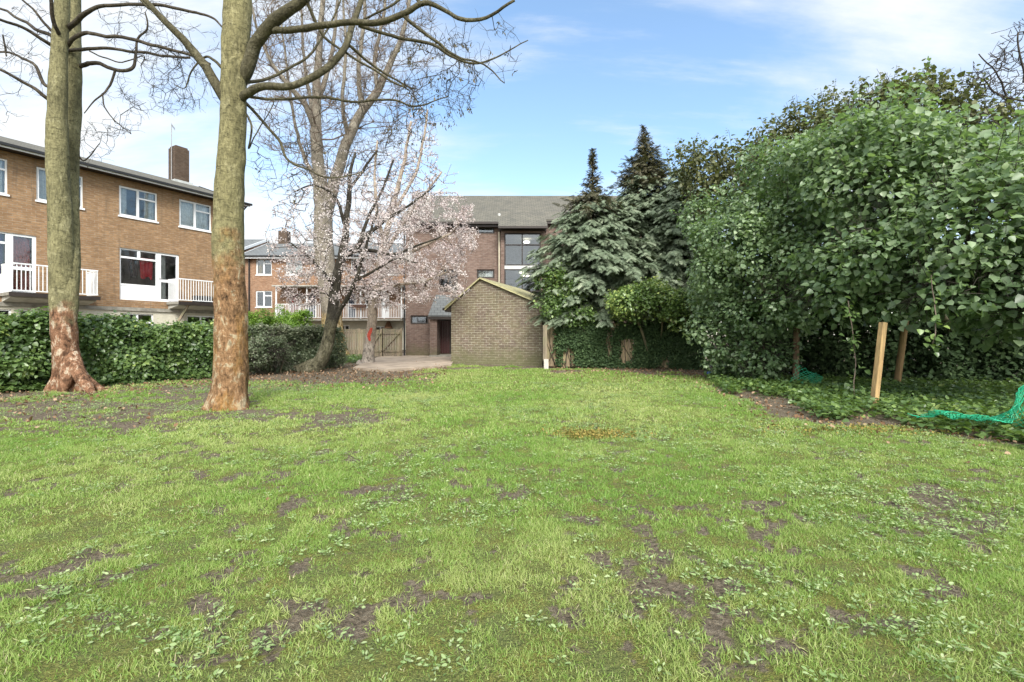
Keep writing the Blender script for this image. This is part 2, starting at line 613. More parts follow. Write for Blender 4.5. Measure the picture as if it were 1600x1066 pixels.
gx = axis(-600, 600, -6.5, 6.5, 0.05, 1.045)
gy = axis(-300, 900, 1.0, 7.5, 0.045, 1.03)
GX, GY = np.meshgrid(gx, gy)
Z = gheight(GX, GY)
SO = soil_field(GX, GY)
LM = lawn_mask(GX, GY)
soil = np.maximum(SO, 1 - LM)
p3 = np.stack([GX, GY, 0 * GX], -1)
Z = Z - 0.012 * soil + 0.012 * soil * (fbm(p3, 9, 51, 3) - 0.5)
fade = np.clip(1 - (np.hypot(GX, GY) - 60) / 60, 0, 1)
Z = Z * fade
V = np.stack([GX, GY, Z], -1).reshape(-1, 3)
ny, nx = GX.shape
ii = np.arange(ny * nx).reshape(ny, nx)
Q = np.stack([ii[:-1, :-1], ii[:-1, 1:], ii[1:, 1:], ii[1:, :-1]], -1).reshape(-1, 4)


def ground_mat():
    m = M('lawn_soil')
    o = m.obj()
    s = m.attr('soil')
    f1 = m.noise(38, 6, 0.7, o); f2 = m.noise(4.5, 6, 0.7, o); f3 = m.noise(130, 3, 0.6, o)
    soilc = m.ramp(f1, [(0.3, (0.05, 0.041, 0.028)), (0.5, (0.17, 0.138, 0.098)), (0.72, (0.33, 0.28, 0.205))])
    litter = m.sramp(m.noise(55, 4, 0.75, o), 0.58, 0.66)
    soilc = m.mix(m.math('MULTIPLY', litter, 0.55), soilc, (0.27, 0.19, 0.12))
    gr = m.ramp(f3, [(0.3, (0.07, 0.085, 0.03)), (0.55, (0.17, 0.20, 0.065)), (0.75, (0.30, 0.32, 0.11))])
    gr = m.mix(m.sramp(f2, 0.35, 0.7), gr, m.mix(1.0, gr, (1.3, 1.1, 0.85), 'MULTIPLY'))
    e = m.math('ADD', s, m.math('MULTIPLY', m.math('SUBTRACT', m.noise(14, 7, 0.75, o), 0.5), 2.2))
    c = m.mix(m.sramp(e, 0.30, 0.75), gr, soilc)
    # a stain of orange moss ahead and along the ivy on the right
    m.base(c).rough(0.95).spec(0.15)
    m.bump(m.math('ADD', m.math('MULTIPLY', m.noise(20, 5, 0.7, o), 1.2), m.math('ADD', f1, m.math('MULTIPLY', f3, 0.6))), 1.0, 0.035)
    return m.m


ground = mesh_np('ground', V, Q, np.full(len(Q), 4), ground_mat(), rnd=soil.ravel(), attr='soil', smooth=True)
tag(ground, kind='structure')


# ------------------------------------------------------------------ scatter
def scatter_arrays(tv, tf, pos, rot, scl, rnd):
    """tv (T,3), tf list of index lists, pos (N,3), rot (N,3,3) columns = axes, scl (N,) or (N,3)"""
    tv = np.asarray(tv, float)
    N, T = len(pos), len(tv)
    s = np.asarray(scl, float)
    if s.ndim == 1: s = np.repeat(s[:, None], 3, 1)
    v = np.einsum('nij,ntj->nti', rot, tv[None] * s[:, None, :]) + pos[:, None, :]
    tl = np.concatenate([np.array(f) for f in tf])
    loops = (tl[None] + (np.arange(N) * T)[:, None]).ravel()
    lens = np.tile([len(f) for f in tf], N)
    return v.reshape(-1, 3), loops, lens, np.repeat(rnd, T)


def merge(parts):
    vs_, ls, ns, rs, b = [], [], [], [], 0
    for v, l, n, r in parts:
        vs_.append(v); ls.append(l + b); ns.append(n); rs.append(r); b += len(v)
    return np.concatenate(vs_), np.concatenate(ls), np.concatenate(ns), np.concatenate(rs)


def unit(v):
    return v / (np.linalg.norm(v, axis=-1, keepdims=True) + 1e-9)


def basis(xdir, nrm):
    """x axis along xdir, z axis near nrm"""
    x = unit(xdir)
    y = unit(np.cross(nrm, x))
    z = np.cross(x, y)
    return np.stack([x, y, z], -1)


def randu(n):
    v = R.normal(size=(n, 3))
    return unit(v)


IVY_V = [(0, 0, 0), (0.22, -0.46, 0.10), (0.62, -0.34, 0.06), (1.0, 0, -0.10), (0.62, 0.34, 0.06), (0.22, 0.46, 0.10), (0.45, 0, -0.02)]
IVY_F = [[0, 1, 2, 6], [6, 2, 3], [6, 3, 4], [0, 6, 4, 5]]
OVAL_V = [(0, 0, 0), (0.35, -0.24, 0.05), (0.75, -0.18, 0.02), (1, 0, -0.08), (0.75, 0.18, 0.02), (0.35, 0.24, 0.05)]
OVAL_F = [[0, 1, 2, 3], [0, 3, 4, 5]]
BLADES = []
for bend in (0.08, 0.3, 0.6, 1.0):
    BLADES.append([(-0.5, 0, 0), (0.5, 0, 0), (0.34, bend * 0.28, 0.55), (-0.34, bend * 0.28, 0.55), (0, bend * 0.85, 1.0 - bend * 0.35)])
BLADE_F = [[0, 1, 2, 3], [3, 2, 4]]


# ------------------------------------------------------------------ grass
def sample_band(y0, y1, dens, xs=1.16, pad=3.0):
    area = xs * (y1 ** 2 - y0 ** 2) + 2 * pad * (y1 - y0)
    n = int(area * dens)
    y = np.sqrt(R.uniform(y0 ** 2, y1 ** 2, n)) if y0 > 0 else R.uniform(y0, y1, n)
    x = R.uniform(-1, 1, n) * (xs * y + pad)
    return x, y


def grass():
    parts = []
    for (y0, y1, dens, w, L) in [(0.5, 1.1, 6000, 0.0035, 0.034), (1.1, 3.0, 22000, 0.0028, 0.030), (3.0, 5.5, 11500, 0.0042, 0.033), (5.5, 10, 3800, 0.008, 0.042), (10, 22, 900, 0.017, 0.05)]:
        x, y = sample_band(y0, y1, dens)
        lm = lawn_mask(x, y); so = soil_field(x, y)
        p = np.stack([x, y, 0 * x], -1)
        tuft = fbm(p, 7.0, 61, 2)
        keep = R.uniform(size=len(x)) < lm * (1 - 0.95 * so) ** 1.3 * np.clip((tuft - 0.25) * 4.0, 0.35, 1)
        x, y, tuft, p = x[keep], y[keep], tuft[keep], p[keep]
        n = len(x)
        z = gheight(x, y) - 0.004
        big = fbm(p, 0.55, 71, 3)
        hs = L * R.uniform(0.45, 1.35, n) * (0.35 + 1.2 * tuft) * (0.7 + 0.6 * fbm(p, 1.1, 77, 2))
        ang = R.uniform(0, 2 * math.pi, n)
        lean = R.uniform(0.1, 1.15, n)
        up = np.stack([np.cos(ang) * np.sin(lean), np.sin(ang) * np.sin(lean), np.cos(lean)], -1)
        side = unit(np.cross(up, randu(n)))
        fw = np.cross(up, side)
        rot = np.stack([side, fw, up], -1)
        sc = np.stack([w * R.uniform(0.7, 1.4, n), hs, hs], -1)
        rnd = np.clip(0.42 + (big - 0.5) * 1.1 + R.normal(0, 0.15, n) + (tuft - .5) * .5, 0, .88)
        dead = R.uniform(size=n) < 0.035
        rnd[dead] = 1.0
        k = R.integers(0, 4, n)
        pos = np.stack([x, y, z], -1)
        for b in range(4):
            q = k == b
            parts.append(scatter_arrays(BLADES[b], BLADE_F, pos[q], rot[q], sc[q], rnd[q]))
    v, l, ln, r = merge(parts)
    m = leaf_mat('grass_blade', [(0.0, (0.13, 0.26, 0.045)), (0.35, (0.225, 0.36, 0.078)), (0.6, (0.32, 0.405, 0.125)), (0.88, (0.44, 0.48, 0.19)), (1.0, (0.56, 0.49, 0.31))],
                 rough=0.5, spec=0.35, trans=0.35, tcol=(0.36, 0.52, 0.08))
    o = mesh_np('grass', v, l, ln, m, rnd=r)
    tag(o, 'short uneven green lawn grass worn through to soil in patches', 'grass', kind='stuff')


def weeds():
    parts = []
    x, y = sample_band(1.2, 12, 330)
    p = np.stack([x, y, 0 * x], -1)
    px, py = px_of(x, y)
    g = 0.4 * fbm(p, 1.3, 91, 3) + 0.3 * fbm(p, 5, 93, 3) + 0.3 * R.uniform(size=len(x))
    for cx, cy, sx, sy, a in [(110, 960, 140, 60, 0.16), (330, 1000, 80, 30, 0.14), (720, 1000, 60, 30, 0.1), (1000, 960, 140, 70, 0.08), (1150, 930, 80, 30, 0.12),
                              (1320, 1000, 140, 50, 0.16), (1450, 820, 180, 50, 0.10), (980, 780, 120, 30, 0.06), (1250, 770, 90, 25, 0.08), (420, 610, 120, 12, 0.12), (1040, 670, 60, 12, 0.1)]:
        g = g + a * np.exp(-((px - cx) / sx) ** 2 - ((py - cy) / sy) ** 2)
    keep = (g > 0.637) & (lawn_mask(x, y) > 0.5)
    x, y = x[keep], y[keep]
    n0 = len(x)
    # each plant is a rosette of leaves
    k = 12
    X = np.repeat(x, k); Y = np.repeat(y, k)
    n = len(X)
    ang = R.uniform(0, 2 * math.pi, n)
    rad = R.uniform(0.0, 0.035, n)
    X = X + np.cos(ang) * rad; Y = Y + np.sin(ang) * rad
    nrm = unit(np.array([0, 0, 1.0]) + 0.55 * R.normal(size=(n, 3)))
    dirn = np.stack([np.cos(ang), np.sin(ang), 0.25 + 0 * ang], -1)
    rot = basis(dirn, nrm)
    pos = np.stack([X, Y, gheight(X, Y) + R.uniform(0.004, 0.035, n)], -1)
    sc = R.uniform(0.008, 0.022, n)
    rnd = R.uniform(0, 1, n)
    v, l, ln, r = scatter_arrays(OVAL_V, OVAL_F, pos, rot, np.stack([sc * 1.3, sc * 1.15, sc], -1), rnd)
    m = leaf_mat('weed_leaf', [(0.0, (0.13, 0.21, 0.07)), (0.5, (0.24, 0.33, 0.14)), (1.0, (0.36, 0.42, 0.23))], rough=0.75, spec=0.15, trans=0.2)
    o = mesh_np('lawn_weeds', v, l, ln, m, rnd=r)
    tag(o, 'pale broad-leaved weeds spreading in patches through the lawn', 'weeds', kind='stuff')


def litter():
    x, y = sample_band(3, 21, 60)
    px, py = px_of(x, y)
    lim = np.interp(px, YLX, YLY)
    dd = np.abs(py - lim)
    w = np.exp(-(dd / 14) ** 2) * 1.0 + 0.008
    w = w + 0.8 * np.exp(-((px - 1230) / 80) ** 2 - ((py - 640) / 16) ** 2) + 0.6 * np.exp(-((px - 540) / 120) ** 2 - ((py - 592) / 14) ** 2)
    w = w + 0.5 * np.exp(-((px - 60) / 160) ** 2 - ((py - 640) / 22) ** 2)
    w = w * ((px < 700) | (px > 860))
    k = R.uniform(size=len(x)) < w
    x, y = x[k], y[k]
    n = len(x)
    nrm = unit(np.array([0, 0, 1.0]) + 0.5 * R.normal(size=(n, 3)))
    rot = basis(randu(n), nrm)
    pos = np.stack([x, y, gheight(x, y) + R.uniform(0.0, 0.03, n)], -1)
    sc = R.uniform(0.03, 0.075, n)
    v, l, ln, r = scatter_arrays(OVAL_V, OVAL_F, pos, rot, np.stack([sc, sc * 1.6, sc * 2], -1), R.uniform(0, 1, n))
    m = leaf_mat('dead_leaf', [(0.0, (0.10, 0.055, 0.03)), (0.5, (0.22, 0.13, 0.075)), (1.0, (0.38, 0.27, 0.18))], rough=0.8, spec=0.2, trans=0.1)
    o = mesh_np('leaf_litter', v, l, ln, m, rnd=r)
    tag(o, 'brown dead leaves scattered along the edges of the lawn', 'leaf litter', kind='stuff')


grass(); weeds(); litter()

# orange moss patch ahead
def moss_patch(cx, cy, rx, ry, n, name, label):
    px = cx + rx * R.normal(size=n) * 0.45
    py = cy + ry * R.normal(size=n) * 0.45
    Yv = F * H / (py - HZ); X = (px - 800) / F * Yv
    nrm = unit(np.array([0, 0, 1.0]) + 0.7 * R.normal(size=(n, 3)))
    rot = basis(randu(n), nrm)
    pos = np.stack([X, Yv, gheight(X, Yv) + R.uniform(0.0, 0.035, n)], -1)
    sc = R.uniform(0.015, 0.035, n)
    v, l, ln, r = scatter_arrays(OVAL_V, OVAL_F, pos, rot, np.stack([sc, sc * 1.6, sc * 2], -1), R.uniform(0, 1, n))
    m = leaf_mat('orange_moss', [(0.0, (0.14, 0.15, 0.04)), (0.5, (0.24, 0.20, 0.055)), (1.0, (0.33, 0.24, 0.07))], rough=0.8, spec=0.2, trans=0.1)
    tag(mesh_np(name, v, l, ln, m, rnd=r), label, 'moss', kind='stuff')


moss_patch(930, 679, 75, 8, 1600, 'orange_moss', 'orange moss patch in the middle of the lawn')
moss_patch(1390, 672, 240, 8, 1000, 'edge_moss', 'yellow-brown moss strip along the ivy on the right')

# concrete patio
pb = [G(552, 577), G(600, 581), G(705, 573), G(712, 560), G(706, 551), G(636, 553), G(590, 560)]
pb = [np.array([p[0], p[1], -0.03]) for p in pb]
mb = MB(); mb.prism(pb, [p + np.array([0, 0, 0.10]) for p in pb])
tag(mb.build('patio', plain('patio_concrete', (0.40, 0.325, 0.25), 0.9, 0.25, 1.5)), kind='structure')


# ------------------------------------------------------------------ walls and windows
def wall_with(f, u0, u1, z0, z1, holes, name, mat, parent, thick=0.28, top=None):
    """rectangular wall with openings; holes = (u0,u1,z0,z1)"""
    mb = MB()
    us = sorted({u0, u1, *[h[0] for h in holes], *[h[1] for h in holes]})
    zs = sorted({z0, z1, *[h[2] for h in holes], *[h[3] for h in holes]})
    us = [u for u in us if u0 <= u <= u1]; zs = [z for z in zs if z0 <= z <= z1]
    for a, b in zip(us, us[1:]):
        for c, d in zip(zs, zs[1:]):
            if any(h[0] <= (a + b) / 2 <= h[1] and h[2] <= (c + d) / 2 <= h[3] for h in holes):
                continue
            for dd, flip in ((0, False), (-thick, True)):
                q = [(a, c), (b, c), (b, d), (a, d)]
                if flip: q = q[::-1]
                mb.face([f.p(x, z, dd) for x, z in q], q)
    for h in holes:
        a, b, c, d = h
        mb.face([f.p(a, c, 0), f.p(a, d, 0), f.p(a, d, -thick), f.p(a, c, -thick)])
        mb.face([f.p(b, d, 0), f.p(b, c, 0), f.p(b, c, -thick), f.p(b, d, -thick)])
        mb.face([f.p(a, d, 0), f.p(b, d, 0), f.p(b, d, -thick), f.p(a, d, -thick)])
        mb.face([f.p(b, c, 0), f.p(a, c, 0), f.p(a, c, -thick), f.p(b, c, -thick)])
    for u in (u0, u1):
        mb.face([f.p(u, z0, 0), f.p(u, z0, -thick), f.p(u, z1, -thick), f.p(u, z1, 0)])
    mb.face([f.p(u0, z1, 0), f.p(u1, z1, 0), f.p(u1, z1, -thick), f.p(u0, z1, -thick)])
    return mb.build(name, mat, parent)


def pane_curtain(f, a, b, c, d, depth, par, curtain=None, ncurt=None):
    mb = MB(); mb.box(f, a, b, c, d, depth - 0.02, depth)
    mb.build('pane', GLASS, par)
    if curtain is not None:
        for (x0, x1, cm) in curtain:
            n = 14
            mb = MB()
            xs = np.linspace(a + (b - a) * x0, a + (b - a) * x1, n * 2)
            for i in range(len(xs) - 1):
                d0 = depth - 0.16 - 0.03 * math.sin(i * 1.7); d1 = depth - 0.16 - 0.03 * math.sin((i + 1) * 1.7)
                mb.face([f.p(xs[i], c, d0), f.p(xs[i + 1], c, d1), f.p(xs[i + 1], d, d1), f.p(xs[i], d, d0)])
            mb.build('curtain', cm, par)


def window(f, u0, u1, z0, z1, parent, style='T', fm=None, curtain=None, fw=0.055, sill=True, right=True, rd=-0.06):
    """frame with mullions (one part) > pane, curtain, sill"""
    fm = fm or WHITE
    d0, d1 = rd - 0.06, rd
    mb = MB()
    mb.box(f, u0, u1, z0, z0 + fw, d0, d1); mb.box(f, u0, u1, z1 - fw, z1, d0, d1)
    mb.box(f, u0, u0 + fw, z0 + fw, z1 - fw, d0, d1); mb.box(f, u1 - fw, u1, z0 + fw, z1 - fw, d0, d1)
    um = (u0 + u1) / 2
    w = fw * 0.6
    if style in ('T', 'M', 'X'):
        mb.box(f, um - w, um + w, z0 + fw, z1 - fw, d0, d1 + 0.003)
    zt = z1 - (z1 - z0) * 0.30
    if style == 'T':
        a, b = (um + w, u1 - fw) if right else (u0 + fw, um - w)
        mb.box(f, a, b, zt - w, zt + w, d0, d1 + 0.002)
        # opening sash of the other leaf
        a, b = (u0 + fw, um - w) if right else (um + w, u1 - fw)
        s = 0.028
        mb.box(f, a, b, z0 + fw, z0 + fw + s, d1 - 0.03, d1 + 0.012); mb.box(f, a, b, z1 - fw - s, z1 - fw, d1 - 0.03, d1 + 0.012)
        mb.box(f, a, a + s, z0 + fw + s, z1 - fw - s, d1 - 0.03, d1 + 0.012); mb.box(f, b - s, b, z0 + fw + s, z1 - fw - s, d1 - 0.03, d1 + 0.012)
    if style == 'X':
        mb.box(f, u0 + fw, u1 - fw, zt - w, zt + w, d0, d1 + 0.006)
    w_ = mb.build('window', fm, parent)
    pane_curtain(f, u0 + fw * 0.5, u1 - fw * 0.5, z0 + fw * 0.5, z1 - fw * 0.5, rd - 0.025, w_, curtain)
    if sill:
        MB().box(f, u0 - 0.04, u1 + 0.04, z0 - 0.07, z0 - 0.002, rd - 0.05, 0.05).build('sill', WHITE if fm is WHITE else fm, w_)
    return w_


def railing(f, u0, u1, z0, z1, d, name, mat, parent, gap=0.11, r=0.011, ends=None):
    mb = MB()
    mb.box(f, u0, u1, z1 - 0.045, z1, d - 0.025, d + 0.025)
    mb.box(f, u0, u1, z0 + 0.05, z0 + 0.085, d - 0.018, d + 0.018)
    n = max(2, int((u1 - u0) / gap))
    for i in range(n + 1):
        u = u0 + 0.02 + (u1 - u0 - 0.04) * i / n
        mb.box(f, u - r, u + r, z0 + 0.085, z1 - 0.045, d - r, d + r)
    for e in (u0, u1) if ends is None else ends:
        m = max(2, int(d / gap))
        mb.box(f, e - 0.018, e + 0.018, z1 - 0.044, z1 - 0.001, 0.0, d - 0.026)
        mb.box(f, e - 0.016, e + 0.016, z0 + 0.051, z0 + 0.084, 0.0, d - 0.019)
        for i in range(m):
            q = 0.05 + (d - 0.1) * i / m
            mb.box(f, e - r, e + r, z0 + 0.085, z1 - 0.045, q - r, q + r)
    return mb.build(name, mat, parent)


# ------------------------------------------------------------------ building A, left
ANG = math.atan2(740, 415)
uA = np.array([415, 740, 0]) / math.hypot(415, 740)
OA = P(280, HZ, 22.0); OA[2] = 0
fA = Frame(OA, u=uA)


def inv(f, px, py, d=0.0):
    """pixel -> (u, z) on the plane at offset d of frame f"""
    O = f.O + f.n * d
    k = (px - 800) / F
    u = (k * O[1] - O[0]) / (f.u[0] - k * f.u[1])
    Y = O[1] + f.u[1] * u
    return u, H + (HZ - py) / F * Y


def rect(f, x0, y0, x1, y1, d=0.0, xm=None):
    """pixel rectangle: y0 and y1 are read at x0"""
    ua, za = inv(f, x0, y0, d); _, zb = inv(f, x0, y1, d); ub, _ = inv(f, x1, y0, d)
    return (min(ua, ub), max(ua, ub), min(za, zb), max(za, zb))


bA = thing('brick_terrace', fA.p(-4, 0), 'long three storey tan brick block with white windows and balconies behind the left trees', 'building')
uEnd = inv(fA, 376, 400)[0]
zE = inv(fA, 280, 301)[1]                        # eave
uL = -17.0
zBand = inv(fA, 280, 487)[1]
top_w = [rect(fA, 186, 289, 246, 336), rect(fA, 280, 311, 330.5, 353.5), rect(fA, 57, 260, 130, 315)]
zt0, zt1 = top_w[0][2], top_w[0][3]
top_w = [(a, b, zt0, zt1) for a, b, _, _ in top_w] + [(inv(fA, -48, 300)[0], inv(fA, 12, 300)[0], zt0, zt1), (-9.9, -8.6, zt0, zt1), (-12.9, -11.2, zt0, zt1)]
zc0, zc1 = inv(fA, 187, 468)[1], inv(fA, 187, 386.5)[1]
cu0, cum, cu1 = inv(fA, 187, 400)[0], inv(fA, 247, 400)[0], inv(fA, 280, 400)[0]
lu0, lum, lu1 = inv(fA, -45, 400)[0], inv(fA, 13, 400)[0], inv(fA, 57, 400)[0]
holes = top_w + [(cu0, cu1, zc0, zc1), (lu0, lu1, zc0, zc1)]
wall_with(fA, uL, uEnd, zBand, zE, holes, 'wall', BRICK_A, bA)
gfw = [rect(fA, 190, 489.5, 240, 540), rect(fA, 292, 491, 336, 540), rect(fA, 30, 482, 62, 540), rect(fA, -40, 482, 18, 540), rect(fA, 73, 484, 86, 540)]
gfw = [(a, b, 0.85, zBand - 0.16) for a, b, _, _ in gfw]
wall_with(fA, uL, uEnd, -0.1, zBand - 0.004, gfw, 'ground_floor_wall', CREAM, bA, thick=0.28)
for i, (a, b, c, d) in enumerate(top_w):
    window(fA, a, b, c, d, bA, 'T', curtain=[(0.0, 0.25, CURT_W), (0.72, 1.0, CURT_W)] if i % 2 == 0 else [(0, 1, CURT_W)], right=True)
for a, b, c, d in gfw:
    window(fA, a, b, c, d, bA, 'X' if b - a > 0.7 else 'P')
mb = MB(); mb.box(fA, uL, uEnd + 0.02, zBand - 0.05, zBand + 0.10, 0.003, 0.07); mb.build('concrete_band', CONC, bA)


def combo(f, u0, um, u1, z0, z1, parent, cm, doorc):
    d0, d1, fw = -0.12, -0.05, 0.06
    mb = MB()
    zs = z0 + (z1 - z0) * 0.30
    zt = z1 - (z1 - z0) * 0.17
    mb.box(f, u0, um, z1 - fw, z1, d0, d1); mb.box(f, u0, u0 + fw, z0, z1 - fw, d0, d1); mb.box(f, um - fw, um, z0, z1 - fw, d0, d1)
    mb.box(f, u0 + fw, um - fw, zt - 0.05, zt + 0.03, d0, d1 + .002)
    mb.box(f, (u0 + um) / 2 - .05, (u0 + um) / 2 + .05, zt + 0.03, z1 - fw, d0, d1 + .003)
    mb.box(f, u0 + fw, um - fw, zs - 0.05, zs + 0.03, d0, d1 + .004)
    w = mb.build('window', WHITE, parent)
    pane_curtain(f, u0 + fw, um - fw, zs, z1 - fw, d0 + .03, w, cm)
    MB().box(f, u0 + fw + .001, um - fw - .001, z0, zs - 0.05, d0 + .01, d1 - .01).build('infill_panel', WHITE, w)
    mb = MB()
    a, b = um + .004, u1
    mb.box(f, a, b, z1 - .09, z1, d0, d1 + .006); mb.box(f, a, a + .13, z0, z1 - .09, d0, d1 + .006); mb.box(f, b - .10, b, z0, z1 - .09, d0, d1 + .006)
    zk = z0 + (z1 - z0) * 0.43
    mb.box(f, a + .13, b - .10, zk - .06, zk + .06, d0, d1 + .005); mb.box(f, a + .13, b - .10, z0, z0 + .12, d0, d1 + .005)
    dr = mb.build('door', WHITE, parent)
    pane_curtain(f, a + .12, b - .09, z0 + .1, z1 - .08, d0 + .03, dr, doorc)
    hb = MB(); hb.box(f, a + .05, a + .08, zk + .02, zk + .16, d1 + .008, d1 + .03); hb.box(f, a + .05, a + .17, zk + .10, zk + .12, d1 + .03, d1 + .045)
    hb.build('handle', plain('steel', (0.5, 0.5, 0.5), 0.35), dr)


combo(fA, cu0, cum, cu1, zc0, zc1, bA, None, [(0.0, 0.45, CURT_W)])
combo(fA, lu0, lum, lu1, zc0, zc1, bA, [(0.0, 1.0, CURT_P)], [(0.0, 1.0, CURT_R)])


def balconyA(u0, u1, nm, flap):
    D = 1.0
    zt = zc0 - 0.02
    slab = MB().box(fA, u0 - 0.08, u1 + 0.05, zt - 0.10, zt, 0.004, D + 0.06)
    bal = slab.build('balcony', CONC, bA)
    # pale tapering soffit
    mb = MB()
    q = lambda u, z, d: fA.p(u, z, d)
    mb.prism([q(u0, zt - .30, .005), q(u1, zt - .30, .005), q(u1, zt - .16, D - .15), q(u0, zt - .16, D - .15)],
             [q(u0, zt - .104, .005), q(u1, zt - .104, .005), q(u1, zt - .104, D - .15), q(u0, zt - .104, D - .15)])
    mb.build('soffit', CONCL, bal)
    MB().box(fA, u0 - .085, u1 + .055, zt - .13, zt + .02, D + .063, D + .085).build('edge_trim', DARK, bal)
    railing(fA, u0, u1, zt + .02, zt + 1.05, D, 'railing', WHITE, bal)
    if flap:
        MB().box(fA, u0 - .03, u0 + .0, zt + .03, zt + 1.02, D * 0.1, D * 0.98).build('side_panel', WHITE, bal)
    return zt


ub0, ub1 = inv(fA, 18, 430, 1.0)[0], inv(fA, 153, 430, 1.0)[0]
zbal = balconyA(ub0, ub1, 'a', True)
uc0 = inv(fA, 281, 430, 1.0)[0]
balconyA(uc0, uc0 + 2.9, 'b', False)
# prop under the balcony
a_ = np.append(inv(fA, 268, 503, 0.5), 0); b_ = inv(fA, 297, 476, 1.0)
MB().bar(fA.p(a_[0], a_[1] - .6, 0.35), fA.p(b_[0], b_[1] + .02, 0.9), 0.09).build('prop', WOODF, bA)
# roof
ov = 0.55
ue = inv(fA, 389, 326, ov)[0] + 0.05
D2 = 8.4
zr = 9.55
mb = MB()
for s0, s1, z0, z1 in [(ov, -D2 / 2, zE + .10, zr), (-D2 - ov, -D2 / 2, zE + .10, zr)]:
    mb.face([fA.p(uL - .4, z0, s0), fA.p(ue, z0, s0), fA.p(ue, z1, s1), fA.p(uL - .4, z1, s1)],
            [(0, 0), (ue - uL, 0), (ue - uL, 4.6), (0, 4.6)])
    mb.face([fA.p(uL - .4, z0 - .08, s0), fA.p(ue, z0 - .08, s0), fA.p(ue, z1 - .08, s1), fA.p(uL - .4, z1 - .08, s1)],
            [(0, 0), (ue - uL, 0), (ue - uL, 4.6), (0, 4.6)])
roofA = mb.build('roof', SLATE, bA)
mb = MB()
mb.box(fA, uL - .4, ue, zE + .01, zE + .04, .02, ov)                     # soffit board
mb.bar(fA.p(ue - .02, zE + .05, ov), fA.p(ue - .02, zr - .04, -D2 / 2), .04, .16)
mb.build('eaves_board', DARK, bA)
MB().box(fA, uL - .4, ue, zE - .03, zE + .10, ov + .004, ov + .03).build('fascia', WHITE, bA)
mb = MB(); mb.box(fA, uL - .4, ue + .05, zE + .03, zE + .12, ov + .034, ov + .14)
mb.rod(fA.p(uEnd + .03, zE + .05, ov + .05), fA.p(uEnd - .12, zE - .45, .08), .035); mb.rod(fA.p(uEnd - .12, zE - .45, .08), fA.p(uEnd - .12, .0, .08), .035)
mb.build('gutter', BLACK, bA)
# gable and other walls
mb = MB()
g = [fA.p(uEnd, -.1, -.285), fA.p(uEnd, -.1, -D2), fA.p(uEnd, zE, -D2), fA.p(uEnd, zr - .12, -D2 / 2), fA.p(uEnd, zE, -.285)]
mb.face(g)
mb.face([fA.p(uL, -.1, 0), fA.p(uL, zE, 0), fA.p(uL, zr - .12, -D2 / 2), fA.p(uL, zE, -D2), fA.p(uL, -.1, -D2)])
mb.face([fA.p(uL, -.1, -D2), fA.p(uEnd, -.1, -D2), fA.p(uEnd, zE, -D2), fA.p(uL, zE, -D2)])
mb.build('rear_walls', BRICK_A, bA)
mb = MB()
for zf in (zBand + .05, zBand + 2.66, zE - .05): mb.box(fA, uL + .01, uEnd - .01, zf - .06, zf + .02, -D2 + .05, -.30)
mb.box(fA, uL + .01, uEnd - .01, .0, zE - .12, -3.2, -3.1)
mb.build('floors', ROOM, bA)
# chimney
c0 = P(302, 262, 25.2)
uc = float(np.dot(c0 - fA.O, fA.u))
ch = MB().box(fA, uc - .36, uc + .34, zr - .5, inv(fA, 302, 240, -D2 / 2)[1], -D2 / 2 - .45, -D2 / 2 + .25).build('chimney', BRICK_CH, bA)
zct = inv(fA, 302, 240, -D2 / 2)[1]
MB().box(fA, uc - .31, uc + .29, zct + .003, zct + .10, -D2 / 2 - .4, -D2 / 2 + .2).build('cap', BRICK_CH, ch)
MB().box(fA, uc - .46, uc + .44, zr - .16, zr - .02, -D2 / 2 - .5, -D2 / 2 + .42).build('flashing', plain('lead', (0.45, 0.47, 0.46), .6), ch)
ax = uc - .42
mb = MB(); zt_ = inv(fA, 288, 203, -D2 / 2)[1]
mb.rod(fA.p(ax, zr + .0, -D2 / 2), fA.p(ax, zt_, -D2 / 2), .022, n=6)
mb.rod(fA.p(ax - .1, zt_ - .02, -D2 / 2 + .2), fA.p(ax + .3, zt_ - .02, -D2 / 2 - .3), .012, n=5)
for k in range(6):
    c = fA.p(ax - .1 + .4 * k / 5, zt_ - .02, -D2 / 2 + .2 - .5 * k / 5)
    mb.rod(c - np.array([0, 0, .09]), c + np.array([0, 0, .09]), .008, n=5)
mb.build('aerial', plain('dull_aluminium', (0.3, 0.3, 0.3), .5), ch)

# washing behind the first-floor window, planter on the balcony


def cloth(name, f, u0, u1, z0, z1, d, mat, label, cat, seed):
    n = 14
    rr = np.random.default_rng(seed)
    V_, L_, N_ = [], [], []
    for j in range(n + 1):
        for i in range(n + 1):
            a, b = i / n, j / n
            wv = (0.8 + 0.2 * math.sin(b * 5 + seed)) if seed % 2 else 1.0
            hem = 0.06 * math.sin(a * 9 + seed)
            V_.append(f.p(u0 + (u1 - u0) * (0.5 + (a - 0.5) * wv), z0 + hem * (1 - b) + (z1 - z0) * b, d + 0.05 * math.sin(a * 17 + seed + b * 2) + rr.normal() * .006))
    for j in range(n):
        for i in range(n):
            k = j * (n + 1) + i
            L_ += [k, k + 1, k + n + 2, k + n + 1]; N_.append(4)
    lo = f.p((u0 + u1) / 2, z0, d)
    o = mesh_np(name, np.array(V_), L_, N_, mat, loc=lo, smooth=True)
    return tag(o, label, cat)


